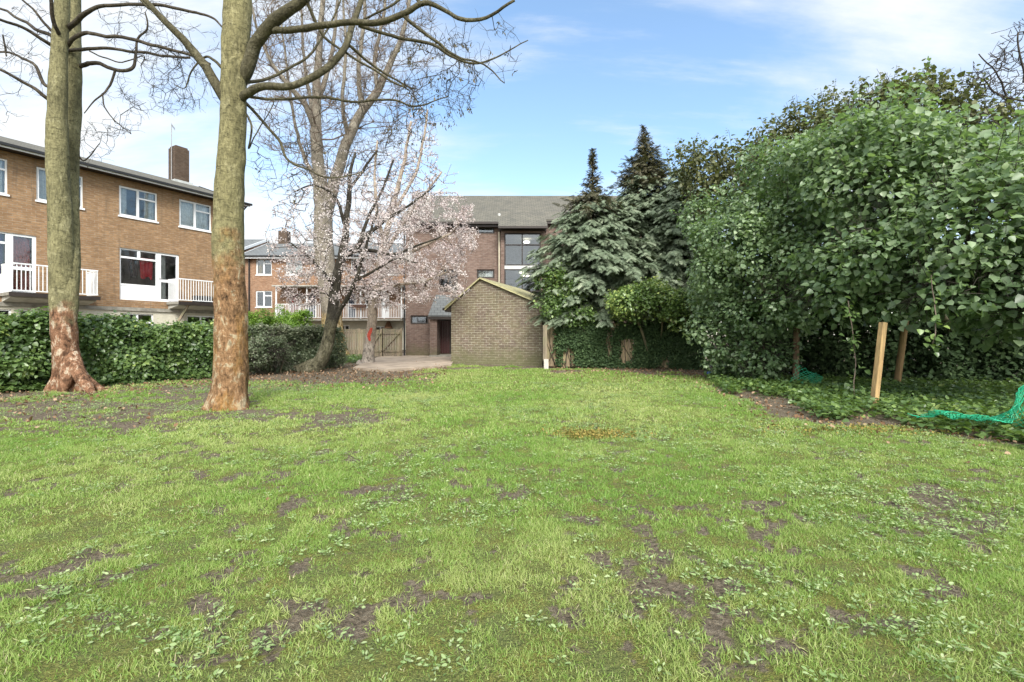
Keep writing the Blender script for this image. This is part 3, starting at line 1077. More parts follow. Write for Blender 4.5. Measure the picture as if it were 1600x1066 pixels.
zz0 = inv(fA, 230, 434)[1]; zz1 = inv(fA, 230, 405)[1]
cloth('red_garment', fA, inv(fA, 220, 420)[0] + .06, inv(fA, 241, 420)[0] + .02, zz0, zz1 + .07, -.24, plain('red_cloth', (0.75, 0.03, 0.06), .8, .2, 8), 'red garment hung to dry behind the left block balcony window', 'clothing', 2)
cloth('black_garment', fA, inv(fA, 206, 420)[0], inv(fA, 222, 420)[0], zz0, zz1 + .08, -.28, plain('black_cloth', (0.03, 0.03, 0.035), .8, .3, 8), 'black garment hung beside the red one behind the window', 'clothing', 5)
mb = MB(); pu = inv(fA, 305, 470, .8)[0]
mb.box(fA, pu, pu + .75, zbal + .001, zbal + .34, .55, .85)
o = mb.build('balcony_planter', plain('black_plastic', (0.02, 0.02, 0.022), .5), loc=fA.p(pu, zbal, .7))
tag(o, 'black trough standing on the balcony right of the glazed door', 'planter')

# ------------------------------------------------------------------ building B and D, middle distance
fB = Frame((P(379, HZ, 38.5)[0], 38.5, 0), u=(1, 0, 0))
bB = thing('orange_brick_terrace', fB.p(3, 0), 'orange brick terrace with white galleried walkway seen behind the blossom', 'building')
uBe = 17.5
zEB = inv(fB, 400, 401)[1]
rs = lambda x0, y0, x1, y1, d=0: rect(fB, x0, y0, x1, y1, d)
wB = [rs(400, 404.5, 424.5, 429.5), rs(447, 404.5, 472, 429.5), rs(399.5, 454.5, 425, 480), rs(548, 404.5, 572, 429.5), rs(598, 404.5, 622, 429.5), rs(503, 404.5, 520, 429.5)]
dB = [rs(452, 458, 469, 497), rs(480, 458, 494, 497), rs(543, 458, 556, 497), rs(596, 458, 608, 497)]
wB2 = [rs(505, 460, 525, 480), rs(570, 460, 588, 480)]
zGB = inv(fB, 500, 501)[1]
wall_with(fB, 0, uBe, zGB, zEB, wB + dB + wB2, 'wall', BRICK_B, bB)
gB = [rs(498, 508, 508, 519), rs(531, 508, 546, 519), rs(586, 510, 602, 522)]
wall_with(fB, 0, uBe, -.1, zGB - .004, gB, 'ground_floor_wall', CREAM, bB)
for i, h in enumerate(wB): window(fB, *h, bB, 'T', curtain=[(0, .3, CURT_T)] if i == 0 else ([(0, 1, CURT_W)] if i == 1 else None), fw=.07)
for h in wB2: window(fB, *h, bB, 'X', fw=.07)
for h in gB: window(fB, *h, bB, 'M', fw=.08, sill=False)
DBL = plain('navy_door', (0.035, 0.05, 0.085), .4)
DGL = plain('red_brown_door', (0.16, 0.07, 0.055), .5)
for i, (a, b, c, d) in enumerate(dB):
    mb = MB(); fw = .09
    mb.box(fB, a, a + fw, c, d, -.12, -.04); mb.box(fB, b - fw, b, c, d, -.12, -.04); mb.box(fB, a + fw, b - fw, d - fw, d, -.12, -.04)
    dr = mb.build('door_frame', WHITE, bB)
    leaf = MB().box(fB, a + fw, b - fw, c, d - fw, -.11, -.07).build('door', [DGL, DBL, DBL, WHITE][i], dr)
    if i == 0:
        leaf["label"] = 'red-brown door with white frame'
        # wreath
        mb = MB(); cc = fB.p((a + b) / 2, c + 1.35, -.05)
        for k in range(12):
            t0, t1 = 2 * math.pi * k / 12, 2 * math.pi * (k + 1) / 12
            mb.rod(cc + .2 * np.array([math.cos(t0), 0, math.sin(t0)]), cc + .2 * np.array([math.cos(t1), 0, math.sin(t1)]), .05, n=6)
        o = mb.build('door_wreath', plain('red_berries', (0.4, 0.03, 0.03), .7, .3, 20), loc=cc)
        tag(o, 'red wreath hanging on the left-hand gallery door of the orange terrace', 'wreath')
# gallery
DB = 1.25
g0, g1 = inv(fB, 430, 480, DB)[0], inv(fB, 628, 480, DB)[0]
zdk = inv(fB, 500, 498, DB)[1]; zrt = inv(fB, 500, 475, DB)[1]; zcn = inv(fB, 500, 448, DB)[1]
gal = MB().box(fB, g0, g1, zdk - .16, zdk, .004, DB + .05).build('gallery_deck', CONC, bB)
railing(fB, g0, g1, zdk + .02, zrt, DB, 'railing', WHITE, gal, gap=.13, r=.017)
for px in (431, 479, 520, 563, 600, 627):
    u = inv(fB, px, 470, DB)[0]
    MB().box(fB, u - .045, u + .045, zdk + .001, zcn - .002, DB - .12, DB - .035).build('post', WHITE, gal)
mb = MB(); mb.box(fB, g0 - .15, g1 + .1, zcn, zcn + .09, .005, DB + .25); mb.build('canopy', CONCL, gal)
mb = MB(); mb.box(fB, inv(fB, 551, 480, DB)[0], inv(fB, 573, 480, DB)[0], inv(fB, 560, 481, DB)[1], inv(fB, 560, 476, DB)[1], DB + .03, DB + .28)
o = mb.build('window_box', plain('brown_coir', (0.10, 0.055, 0.04), .9, .3, 15), loc=fB.p(inv(fB, 551, 480, DB)[0], zrt - .3, DB))
tag(o, 'brown trough hung on the white gallery railing of the orange terrace', 'planter')
mb = MB(); q = inv(fB, 607, 513, .3)
c0_ = fB.p(q[0], q[1], .35)
mb.rod(c0_, c0_ + np.array([0, 0, .55]), .34, .12, 10); mb.rod(c0_ + np.array([0, 0, .55]), fB.p(q[0], zdk - .17, .35), .02, n=5)
o = mb.build('pendant_lamp', plain('brown_shade', (0.16, 0.085, 0.045), .9), loc=c0_)
tag(o, 'brown cone-shaped pendant hanging below the white gallery', 'lamp')
# roofs


def roof_for(f, u0, u1, z0, z1, depth, ov, mat, parent, vm=WHITE, vl=True, vr=False):
    mb = MB()
    L = math.hypot(z1 - z0, depth / 2 + ov)
    for s0, s1 in ((ov, -depth / 2), (-depth - ov, -depth / 2)):
        for dz in (0, -.09):
            mb.face([f.p(u0, z0 + dz, s0), f.p(u1, z0 + dz, s0), f.p(u1, z1 + dz, s1), f.p(u0, z1 + dz, s1)], [(0, 0), (u1 - u0, 0), (u1 - u0, L), (0, L)])
    r = mb.build('roof', mat, parent)
    mb = MB()
    for u, on in ((u0, vl), (u1, vr)):
        if on:
            mb.bar(f.p(u, z0 - .05, ov), f.p(u, z1 - .05, -depth / 2), .06, .20)
            mb.bar(f.p(u, z0 - .05, -depth - ov), f.p(u, z1 - .05, -depth / 2), .06, .20)
    if vl or vr: mb.build('bargeboard', vm, parent)
    return r


def shell(f, u0, u1, z1, zr_, depth, mat, parent):
    mb = MB()
    for u in (u0, u1):
        mb.face([f.p(u, -.1, -.285), f.p(u, -.1, -depth), f.p(u, z1, -depth), f.p(u, zr_ - .13, -depth / 2), f.p(u, z1, -.285)])
    mb.face([f.p(u0, -.1, -depth), f.p(u1, -.1, -depth), f.p(u1, z1, -depth), f.p(u0, z1, -depth)])
    mb.build('rear_walls', mat, parent)


roof_for(fB, 0.0, uBe + .2, zEB + .02, 9.42, 8, .45, SLATE_B, bB)
shell(fB, 0.02, uBe, zEB, 9.42, 8, BRICK_B, bB)
mb = MB(); mb.box(fB, 0.05, uBe, zEB - .10, zEB + .015, .46, .56)
u = inv(fB, 389, 450, .1)[0]; mb.rod(fB.p(u, 0, .08), fB.p(u, zEB - .02, .08), .06); mb.build('gutter', BLACK, bB)
MB().box(fB, 0.05, uBe, zEB - .22, zEB - .02, .40, .455).build('fascia', WHITE, bB)
mb = MB(); mb.box(fB, .05, uBe - .05, 2.55, 2.62, -7.9, -.3); mb.box(fB, .05, uBe - .05, 5.1, 5.2, -7.9, -.3); mb.box(fB, .05, uBe - .05, 0, 7.2, -2.8, -2.7); mb.build('floors', ROOM, bB)
cu_ = inv(fB, 443, 370, -4)[0]
zct2 = inv(fB, 443, 361, -4)[1]
chb = MB().box(fB, cu_ - .38, cu_ + .42, 8.9, zct2, -4.5, -3.8).build('chimney', BRICK_CH, bB)
MB().box(fB, cu_ - .16, cu_ + .14, zct2 + .002, zct2 + .3, -4.3, -4.0).build('pot', BRICK_CH, chb)
# D: the stepped-up neighbour
fD = Frame((-42, 38.52, 0), u=(1, 0, 0))
bD = thing('stepped_brick_terrace', (-30, 38.5, 0), 'taller brick terrace end with white bargeboard, left of the orange terrace', 'building')
uD = fB.O[0] + 42 - .03
zED = inv(fB, 376, 392)[1]
wall_with(fD, 0, uD, -.1, zED, [], 'wall', BRICK_B, bD)
roof_for(fD, 0, uD + .05, zED + .02, 9.78, 8, .45, SLATE_B, bD, vl=False, vr=True)
shell(fD, 0, uD, zED, 9.78, 8, BRICK_B, bD)

# ------------------------------------------------------------------ building C, dark brick, centre
YC = 26.0
fC = Frame((P(634, HZ, YC)[0], YC, 0), u=(1, 0, 0))
bC = thing('dark_brick_block', fC.p(4, 0), 'dark red brick block with long grey tiled roof and tall stair window', 'building')
uCe = 15.5
rc = lambda x0, y0, x1, y1: rect(fC, x0, y0, x1, y1)
zEC = inv(fC, 760, 349)[1]
sx0, sx1 = inv(fC, 783, 400)[0], inv(fC, 851, 400)[0]
wC = [rc(686, 421, 715, 456), rc(745, 421, 772.5, 435), rc(745, 354, 772.5, 365), rc(641.5, 493, 669.5, 506.5)]
dC = rc(685, 498.5, 705, 553)
wall_with(fC, 0, sx0, -.1, zEC, wC + [dC], 'wall', BRICK_C, bC)

for i, h in enumerate(wC):
    window(fC, *h, bC, 'M' if i == 0 else 'P', fm=DARK, fw=.08, sill=False, curtain=[(0, 1, CURT_W)] if i == 1 else None)
# stair bay, proud of the wall
SP = .45
bx0, bx1 = inv(fC, 788, 400, SP)[0], inv(fC, 845, 400, SP)[0]
zb = lambda y: inv(fC, 800, y, SP)[1]
zBE = zb(361)
sb0, sb1 = inv(fC, 782.5, 400, SP)[0], inv(fC, 851, 400, SP)[0]
fS = Frame(fC.p(0, 0, SP), u=(1, 0, 0))
zs0, zs1 = zb(480), zb(364)
bay = wall_with(fS, sb0, sb1, -.1, zBE, [(bx0, bx1, zs0, zs1)], 'stair_bay', BRICK_C, bC)
mb = MB()
fw = .07
um = inv(fC, 816, 400, SP)[0]
for a, b in ((bx0, bx0 + fw), (um - .03, um + .03), (bx1 - fw, bx1)): mb.box(fS, a, b, zs0, zs1, -.14, -.05)
for y in (365, 382.5, 414, 421, 455, 472):
    z = zb(y); mb.box(fS, bx0 + fw, bx1 - fw, z - .03, z + .03, -.135, -.046)
sw = mb.build('stair_window', DARK, bC)
MB().box(fS, bx0 + .01, bx1 - .01, zb(420.5), zb(415), -.10, -.03).build('spandrel_band', plain('pale_band', (0.5, 0.5, 0.48), .5), sw)
MB().box(fS, bx0 + .02, bx1 - .02, zs0 + .02, zs1 - .02, -.11, -.09).build('pane', GLASS, sw)
LAMP = emit('lamp_glow', (1.0, 0.93, 0.75), 2.6)
for (x, y, dd) in ((823, 369, -1.2), (823, 378, -1.6), (816, 425, -1.2), (822, 431, -1.7)):
    p_ = P(x, y, YC - SP - dd)
    mb = MB(); mb.rod(p_ + np.array([0, 0, -.05]), p_ + np.array([0, 0, .02]), .17, .17, 12)
    o = mb.build('ceiling_lamp', LAMP, loc=p_)
    tag(o, {369: 'round ceiling lamp glowing highest in the tall stair window', 378: 'glowing lamp just below the highest one in the stair window', 425: 'round lamp glowing just under the pale band of the stair window', 431: 'lowest glowing lamp in the stair window'}[y], 'ceiling lamp', 'lamps in the stairwell')
mb = MB(); mb.box(fC, sb0, sb1, zb(418) - .1, zb(418), -4, SP - .3); mb.box(fC, sb0, sb1, zb(364) , zb(364) + .05, -4, SP - .3)
mb.box(fC, sx0 - 6, sx1 + 2, 0, 7, -4.2, -4.1); mb.build('stairwell_floors', plain('stair_wall', (0.3, 0.29, 0.27), .9), bC)
# stair side pipe
MB().rod(fS.p(sb0 - .09, 0, -.15), fS.p(sb0 - .09, zBE - .02, -.15), .055).build('waste_pipe', BEIGE, bC)
# roof C
zrC = H + (HZ - 306) / F * (YC + 4.5)
q = lambda u, z, d: fC.p(u, z, d)
mb = MB()
slope = (zrC - zEC) / (4.5 + .35)


def roof_strip(u0, u1, dl, dz=0):
    z0 = zrC - slope * (dl + 4.5)
    for t in (0, -.10):
        mb.face([q(u0, z0 + t, dl), q(u1, z0 + t, dl), q(u1, zrC + t, -4.5), q(u0, zrC + t, -4.5)], [(u0, 0), (u1, 0), (u1, 5.5), (u0, 5.5)])
    mb.face([q(u0, z0 - .1, dl), q(u1, z0 - .1, dl), q(u1, z0, dl), q(u0, z0, dl)])
    for u in (u0, u1):
        mb.face([q(u, z0 - .1, dl), q(u, z0, dl), q(u, zrC, -4.5), q(u, zrC - .1, -4.5)])
    return z0


zl = roof_strip(-.3, sb0 - .12, .35)
dlow = -4.5 + (zrC - zb(357)) / slope
zl2 = roof_strip(sb0 - .12, sb1 + .12, dlow)
drr = -4.5 + (zrC - 7.75) / slope
zl3 = roof_strip(sb1 + .12, uCe, drr + .3)
MB().box(fC, sx1, uCe, -.1, zl3 - .12, drr - .28, drr).build('side_wall', BRICK_C, bC)
mb.face([q(-.3, zEC, -9.4), q(uCe, zEC, -9.4), q(uCe, zrC, -4.5), q(-.3, zrC, -4.5)])
mb.build('roof', SLATE, bC)
mb = MB()
mb.box(fC, -.3, sb0 - .13, zl - .26, zl - .11, .01, .33); mb.box(fC, -.3, sb0 - .13, zl - .14, zl - .02, .37, .48)
mb.box(fC, sb0 - .1, sb1 + .1, zBE + .003, zBE + .12, -.2, SP + .06); mb.box(fC, sb0 - .12, sb1 + .12, zl2 - .14, zl2 - .02, dlow + .02, dlow + .13)
mb.box(fC, sb1 + .13, uCe, zl3 - .24, zl3 - .11, drr + .005, drr + .26)
mb.build('eaves', DARK, bC)
vp = P(780, 341, YC - .3 + 1)
MB().rod(vp - np.array([0, 0, .35]), vp + np.array([0, 0, .25]), .10, .08, 8).build('roof_vent', plain('pale_vent', (0.5, 0.5, 0.48), .6), bC)
mb = MB()
for u in (0, uCe):
    mb.face([q(u, -.1, -.285), q(u, -.1, -9), q(u, zEC, -9), q(u, zrC - .12, -4.5), q(u, zEC, -.285)])
mb.face([q(0, -.1, -9), q(uCe, -.1, -9), q(uCe, zEC, -9), q(0, zEC, -9)])
mb.build('rear_walls', BRICK_C, bC)
MB().rod(fC.p(-.06, 0, .06), fC.p(-.06, zEC - .1, .06), .05).build('downpipe', BLACK, bC)
# entrance door
a, b, c, d = dC
mb = MB(); mb.box(fC, a, a + .1, c, d, -.14, -.05); mb.box(fC, b - .1, b, c, d, -.14, -.05); mb.box(fC, a + .1, b - .1, d - .1, d, -.14, -.05)
dr = mb.build('door_frame', DARK, bC)
mb = MB()
for k in range(5):
    x0 = a + .1 + (b - a - .2) * k / 5
    mb.box(fC, x0 + .006, x0 + (b - a - .2) / 5 - .006, c + .02, d - .1, -.12, -.085 - .004 * (k % 2))
mb.build('door', plain('dark_red_door', (0.06, 0.02, 0.018), .45), dr)
# porch: tiled lean-to with brick cheek
zp0, zp1 = 2.0, inv(fC, 700, 461)[1]
PX0, PX1 = inv(fC, 671, 500, 0)[0], inv(fC, 712, 500, 0)[0] + 1.0
PD = 1.35
zpe = inv(fC, 680, 492.5, PD)[1]
mb = MB()
ua_, ub_ = inv(fC, 669, 492, PD)[0], inv(fC, 760, 492, PD)[0]
uc_ = inv(fC, 681, 461, 0)[0]
for t in (0, -.07):
    mb.face([q(ua_, zpe + t, PD), q(ub_, zpe + t, PD), q(ub_, zp1 + t, .01), q(uc_, zp1 + t, .01)], [(0, 0), (3, 0), (3, 1.9), (.4, 1.9)])
mb.face([q(ua_, zpe - .07, PD), q(ub_, zpe - .07, PD), q(ub_, zpe, PD), q(ua_, zpe, PD)])
mb.face([q(ua_, zpe - .07, PD), q(ua_, zpe, PD), q(uc_, zp1, .01), q(uc_, zp1 - .07, .01)])
pr = mb.build('porch_roof', SLATE_B, bC)
MB().box(fC, ua_ + .02, ub_, zpe - .22, zpe - .075, PD - .08, PD - .02).build('porch_fascia', DARK, pr)
mb = MB(); uch = inv(fC, 672, 500, PD - .2)[0]
mb.box(fC, uch, inv(fC, 683, 500, PD - .2)[0], -.1, zpe - .225, .004, PD - .15); mb.build('porch_wall', BRICK_C, bC)
MB().box(fC, uch, uch + 2.0, -.05, .14, .005, PD + .1).build('door_step', CONC, bC)

# ------------------------------------------------------------------ shed gable in front
SL, SR = np.array([(705 - 800) / F * 20.1, 20.1, 0]), np.array([(847 - 800) / F * 18.7, 18.7, 0])
fH = Frame(SL, u=SR - SL)
Ls = float(np.linalg.norm(SR - SL))
ua, za = inv(fH, 751, 437.5)
zl_, zr_ = inv(fH, 705, 477)[1], inv(fH, 847, 478)[1]
shed = thing('brick_shed', fH.p(Ls / 2, 0), 'low mossy brick outhouse with off-centre gable facing the lawn', 'shed')
DS = 5.0
mb = MB()
pf = [(0, -.1), (Ls, -.1), (Ls, zr_), (ua, za), (0, zl_)]
mb.face([fH.p(u, z, 0) for u, z in pf], pf)
mb.face([fH.p(u, z, -DS) for u, z in pf[::-1]], pf[::-1])
mb.face([fH.p(0, -.1, -DS), fH.p(0, -.1, 0), fH.p(0, zl_, 0), fH.p(0, zl_, -DS)])
mb.face([fH.p(Ls, -.1, 0), fH.p(Ls, -.1, -DS), fH.p(Ls, zr_, -DS), fH.p(Ls, zr_, 0)])
mb.build('wall', BRICK_S, shed)
mb = MB()
ov2 = .09
for (u0, z0) in ((0 - .28, zl_ - .27 * (za - zl_) / ua + .03), (Ls + .1, zr_ - .1 * (za - zr_) / (Ls - ua) + .03)):
    for t in (0.10, 0.03):
        mb.face([fH.p(u0, z0 + t, ov2), fH.p(ua, za + t, ov2), fH.p(ua, za + t, -DS), fH.p(u0, z0 + t, -DS)])
    mb.face([fH.p(u0, z0 + .03, ov2), fH.p(ua, za + .03, ov2), fH.p(ua, za + .10, ov2), fH.p(u0, z0 + .10, ov2)])
    mb.face([fH.p(u0, z0 + .03, ov2), fH.p(u0, z0 + .10, ov2), fH.p(u0, z0 + .10, -DS), fH.p(u0, z0 + .03, -DS)])
mb.build('roof', plain('mossy_tile', (0.33, 0.31, 0.17), .9, .3, 8), shed)
mb = MB(); mb.box(fH, -.27, -.005, zl_ - .28, zl_ - .10, -DS, ov2 - .02)
mb.box(fH, -.36, -.275, zl_ - .22, zl_ - .12, -DS, ov2 + .02)
mb.build('eaves', DARK, shed)
mb = MB(); mb.box(fH, -.01, Ls + .01, -.1, .10, .003, .03); mb.build('plinth', BRICK_S, shed)
mb = MB(); mb.bar(fH.p(-.25, zl_ - .2, ov2 + .02), fH.p(ua, za + .06, ov2 + .02), .035, .035); mb.bar(fH.p(Ls + .08, zr_ + .02, ov2 + .02), fH.p(ua, za + .06, ov2 + .02), .035, .035)
mb.build('verge_mortar', plain('yellow_lichen_mortar', (0.45, 0.42, 0.24), .9, .25, 12), shed)

# ------------------------------------------------------------------ fences
def board_fence(name, label, A, B, h, mat, bw=.13, gate=False, cat='fence', rails=True, miss=0.0, seed=1):
    A, B = np.array(A, float), np.array(B, float)
    f = Frame(A, u=B - A); L = float(np.linalg.norm(B - A))
    t = thing(name, f.p(L / 2, 0), label, cat)
    rr = np.random.default_rng(seed)
    mb = MB(); n = int(L / bw)
    for i in range(n):
        if rr.random() < miss: continue
        u = L * i / n
        hh = h + rr.normal() * .015
        mb.box(f, u + .009, u + L / n - .011, .04, hh, -.012 + rr.normal() * .003, .012 + rr.normal() * .003)
    mb.build('boards', mat, t)
    mb = MB()
    side = 1 if gate else -1
    for z in (.3, h - .25): mb.box(f, .02, L - .02, z, z + .09, side * .018 if side > 0 else -.06, .06 if side > 0 else -.018)
    if gate:
        mb.bar(f.p(.05, .36, .075), f.p(L - .05, h - .2, .075), .08, .03)
    mb.build('rails', mat, t)
    mb = MB()
    for u in ([0, L] if L < 3 else list(np.linspace(0, L, int(L / 1.9) + 1))):
        mb.box(f, u - .05, u + .05, -.2, h + .06, -.17, -.065)
    mb.build('posts', mat, t)
    return t


yf = 25.3
board_fence('timber_fence', 'weathered vertical board fence left of the pale trunk', P(528, HZ, yf) * [1, 1, 0], P(575, HZ, yf) * [1, 1, 0], 1.52, WOODF)
board_fence('timber_gate', 'weathered wooden gate with diagonal brace right of the pale trunk', P(576, HZ, yf) * [1, 1, 0], P(597, HZ, yf) * [1, 1, 0], 1.48, WOODF, gate=True, cat='gate', seed=4)
board_fence('timber_gate', 'weathered braced wooden gate beside the dark brick block', P(598, HZ, yf) * [1, 1, 0], P(626, HZ, yf) * [1, 1, 0], 1.50, WOODF, gate=True, cat='gate', seed=6)
g0_, g1_ = G(853, 574), G(1100, 577)
board_fence('garden_fence', 'ivy-draped board fence beneath the conifers right of the shed', g0_, g1_, 1.62, WOODR, bw=.15, seed=9)
cp = G(852, 576)
t = thing('fence_post', cp, 'grey timber post on a pale concrete spur at the corner of the shed', 'post')
MB().box(Frame(cp, u=(1, 0, 0)), -.09, .06, .28, 1.55, -.05, .07).build('timber_post', WOODF, t)
MB().box(Frame(cp, u=(1, 0, 0)), -.06, .10, -.1, .34, .072, .17).build('concrete_spur', plain('pale_spur', (0.5, 0.47, 0.42), .9, .15, 6), t)
#TREES
# ------------------------------------------------------------------ trees
def catmull(pts, k=6):
    pts = np.array(pts, float)
    if len(pts) < 3: 
        t = np.linspace(0, 1, k + 1)[:, None]
        return pts[0] * (1 - t) + pts[-1] * t
    p = np.vstack([2 * pts[0] - pts[1], pts, 2 * pts[-1] - pts[-2]])
    out = []
    for i in range(1, len(p) - 2):
        t = np.linspace(0, 1, k, endpoint=False)[:, None]
        a, b, c, d = p[i - 1], p[i], p[i + 1], p[i + 2]
        out.append(0.5 * ((2 * b) + (-a + c) * t + (2 * a - 5 * b + 4 * c - d) * t ** 2 + (-a + 3 * b - 3 * c + d) * t ** 3))
    out.append(p[-2][None])
    return np.vstack(out)


def tube(path, rad, sides=12, lump=0.05, seed=0, flare=None, cap=True):
    """path (N,3), rad (N,): arrays for one smooth tapered limb. flare=(amount, height, lobes, phase)"""
    N = len(path)
    T = np.gradient(path, axis=0); T = unit(T)
    x = np.cross(T[0], [0.2, 1.0, 0.1]); x /= np.linalg.norm(x)
    V_ = []
    th = np.arange(sides) * 2 * math.pi / sides
    for i in range(N):
        x = x - T[i] * np.dot(x, T[i]); x /= np.linalg.norm(x)
        y = np.cross(T[i], x)
        ring = np.cos(th)[:, None] * x + np.sin(th)[:, None] * y
        r = np.full(sides, rad[i])
        if flare is not None:
            am, hh, lobes, ph = flare
            h = max(0, path[i][2] - 0.0)
            wa = np.arctan2(ring[:, 1], ring[:, 0])
            lob = 0.12 + 0.95 * np.abs(np.cos(wa * lobes / 2 + ph)) ** 2.6 * (0.75 + .35 * np.sin(wa * 2 + ph * 3))
            r = r * (1 + am * math.exp(-h / hh) * lob)
        q = path[i] + ring * r[:, None]
        if lump:
            s = 1 + lump * 2 * (fbm(q, 3.2, seed, 3) - 0.5) + (lump * 1.6 * (fbm(q * [1, 1, .16], 7, seed + 7, 2) - 0.5) if sides > 20 else 0) + lump * (fbm(q * [1, 1, .5], 11, seed + 3, 2) - 0.5)
            q = path[i] + ring * (r * s)[:, None]
        V_.append(q)
    V_ = np.array(V_).reshape(-1, 3)
    a = np.arange(N - 1)[:, None] * sides
    j = np.arange(sides)[None]; jn = (j + 1) % sides
    Q_ = np.stack([a + j, a + jn, a + jn + sides, a + j + sides], -1).reshape(-1, 4)
    loops = Q_.ravel(); lens = np.full(len(Q_), 4)
    if cap:
        V_ = np.vstack([V_, path[-1][None]])
        c = len(V_) - 1; b = (N - 1) * sides
        tri = np.array([[b + k, b + (k + 1) % sides, c] for k in range(sides)])
        loops = np.concatenate([loops, tri.ravel()]); lens = np.concatenate([lens, np.full(sides, 3)])
    return V_, loops, lens, np.full(len(V_), .5)


def limb(pts, k=5, wig=0.0, seed=0, root=False):
    """pts: (px,py,Y,width_px) -> path, radii in metres"""
    if root and pts[0][3] >= 7:      # sink the start of a limb into its stem
        a, b, c, d = pts[0]; a2, b2 = pts[1][0], pts[1][1]
        pts = [(a - (a2 - a) * .35, b - (b2 - b) * .5, c + .06, d * .45), (a, b, c + .03, d * .85)] + list(pts[1:])
    w = np.array([P(a, b, c) for a, b, c, d in pts])
    r = np.array([d / 2 / F * c / math.sqrt(1 + ((a - 800) / F) ** 2) for a, b, c, d in pts])
    path = catmull(w, k)
    rr = np.interp(np.linspace(0, len(pts) - 1, len(path)), np.arange(len(pts)), r)
    if wig:
        n = len(path)
        o = np.stack([fbm(path, 2.0, seed + s, 3) - .5 for s in (1, 2, 3)], -1)
        e = np.minimum(np.arange(n) / 4, 1)[:, None]
        path = path + o * wig * e
    return path, rr


def segs(A, B, ra, rb, sides=4):
    """frustums for many thin twigs at once"""
    A, B = np.asarray(A), np.asarray(B)
    N = len(A)
    d = unit(B - A)
    h = np.where(np.abs(d[:, 2:3]) > .9, np.array([[1.0, 0, 0]]), np.array([[0, 0, 1.0]]))
    x = unit(np.cross(d, h)); y = np.cross(d, x)
    th = np.arange(sides) * 2 * math.pi / sides
    ring = np.cos(th)[None, :, None] * x[:, None] + np.sin(th)[None, :, None] * y[:, None]
    va = A[:, None] + ring * np.asarray(ra)[:, None, None]
    vb = (B + d * np.minimum(np.asarray(rb)[:, None], .01))[:, None] + ring * np.asarray(rb)[:, None, None]
    V_ = np.concatenate([va, vb], 1).reshape(-1, 3)
    j = np.arange(sides); jn = (j + 1) % sides
    Q_ = np.stack([j, jn, jn + sides, j + sides], -1)[None] + (np.arange(N) * 2 * sides)[:, None, None]
    return V_, Q_.ravel(), np.full(N * sides, 4), np.full(len(V_), .5)


class Grow:
    """joins targets one by one to the nearest node already in the tree"""
    def __init__(s, seeds, srad):
        s.p = [np.array(q, float) for q in seeds]; s.par = [-1] * len(s.p); s.fix = list(srad)
        s.n0 = len(s.p)

    def add(s, targets, step=.35, up=0.6, wob=.10, maxd=None, sag=0.0, order=True):
        t = np.array(targets)
        if order:
            base = np.array(s.p)
            d = np.array([np.min(np.linalg.norm(base - q, axis=1)) for q in t])
            t = t[np.argsort(d)]
        buf = np.zeros((len(s.p) + len(t) * 40 + 10, 3)); n = len(s.p); buf[:n] = np.array(s.p)
        for q in t:
            dv = q - buf[:n]
            dist = np.linalg.norm(dv, axis=1)
            cost = dist + up * np.maximum(0, -dv[:, 2])
            k = int(np.argmin(cost)); D = dist[k]
            if maxd and D > maxd: continue
            m = max(1, int(D / step)); m = min(m, 24)
            prev = k; a = buf[k].copy()
            off = np.zeros(3)
            for i in range(1, m + 1):
                f = i / m
                off = off + R.normal(size=3) * wob * D / m
                pt = a + (q - a) * f + off * math.sin(math.pi * min(1, f * .9)) + np.array([0, 0, -sag * D * math.sin(math.pi * f)])
                buf[n] = pt; s.p.append(pt); s.par.append(prev); s.fix.append(None); prev = n; n += 1
        return s

    def finish(s, tip=.004, e=2.3, cap=None):
        n = len(s.p); acc = np.zeros(n); ch = [0] * n
        for i in range(n - 1, s.n0 - 1, -1):
            if ch[i] == 0: acc[i] = tip ** e
            if s.par[i] >= 0: acc[s.par[i]] += acc[i]; ch[s.par[i]] += 1
        s.r = acc ** (1 / e)
        if cap: s.r = np.minimum(s.r, cap)
        s.P = np.array(s.p)
        s.ch = ch
        ix = np.array([i for i in range(s.n0, n)]); pa = np.array([s.par[i] for i in ix])
        s.A, s.B = s.P[pa], s.P[ix]
        s.rb = s.r[ix]
        s.ra = np.where(pa < s.n0, np.minimum(s.r[ix] * 1.25, 99), np.minimum(s.r[pa], s.r[ix] * 1.5))
        s.tips = np.array([i for i in ix if ch[i] == 0])
        return s


def ell(n, c, r, shell_=0.0):
    """random points in an ellipsoid"""
    d = randu(n)
    rad = R.uniform(shell_, 1, n) ** (1 / 3 if shell_ == 0 else 1)
    return np.array(c) + d * rad[:, None] * np.array(r)


def path_seeds(paths, skip=0.0):
    pts, rr = [], []
    for p, r in paths:
        i0 = int(len(p) * skip)
        for i in range(i0, len(p)):
            pts.append(p[i]); rr.append(r[i])
    return pts, rr


BARK1 = bark_mat('bark_olive_red', (0.205, 0.188, 0.098), (0.20, 0.105, 0.06), (0.50, 0.41, 0.30), 1.75)
BARK2 = bark_mat('bark_olive_orange', (0.205, 0.185, 0.092), (0.21, 0.12, 0.06), (0.38, 0.31, 0.20), 2.5, orange=(0.29, 0.15, 0.035))
BARK3 = bark_mat('bark_grey_plane', (0.215, 0.19, 0.15), (0.27, 0.20, 0.09), (0.36, 0.31, 0.24), 2.2)
BARK4 = bark_mat('bark_dark_cherry', (0.045, 0.040, 0.030), (0.085, 0.078, 0.048), (0.16, 0.145, 0.10), 1.6)
BARK5 = bark_mat('bark_pale', (0.34, 0.28, 0.22), (0.30, 0.26, 0.22), (0.45, 0.40, 0.33), 1.0)
TWIG = plain('twig_bark', (0.05, 0.042, 0.032), .9, .3, 4)
TWIG_L = plain('limb_bark_olive', (0.12, 0.105, 0.06), .9, .35, 3)
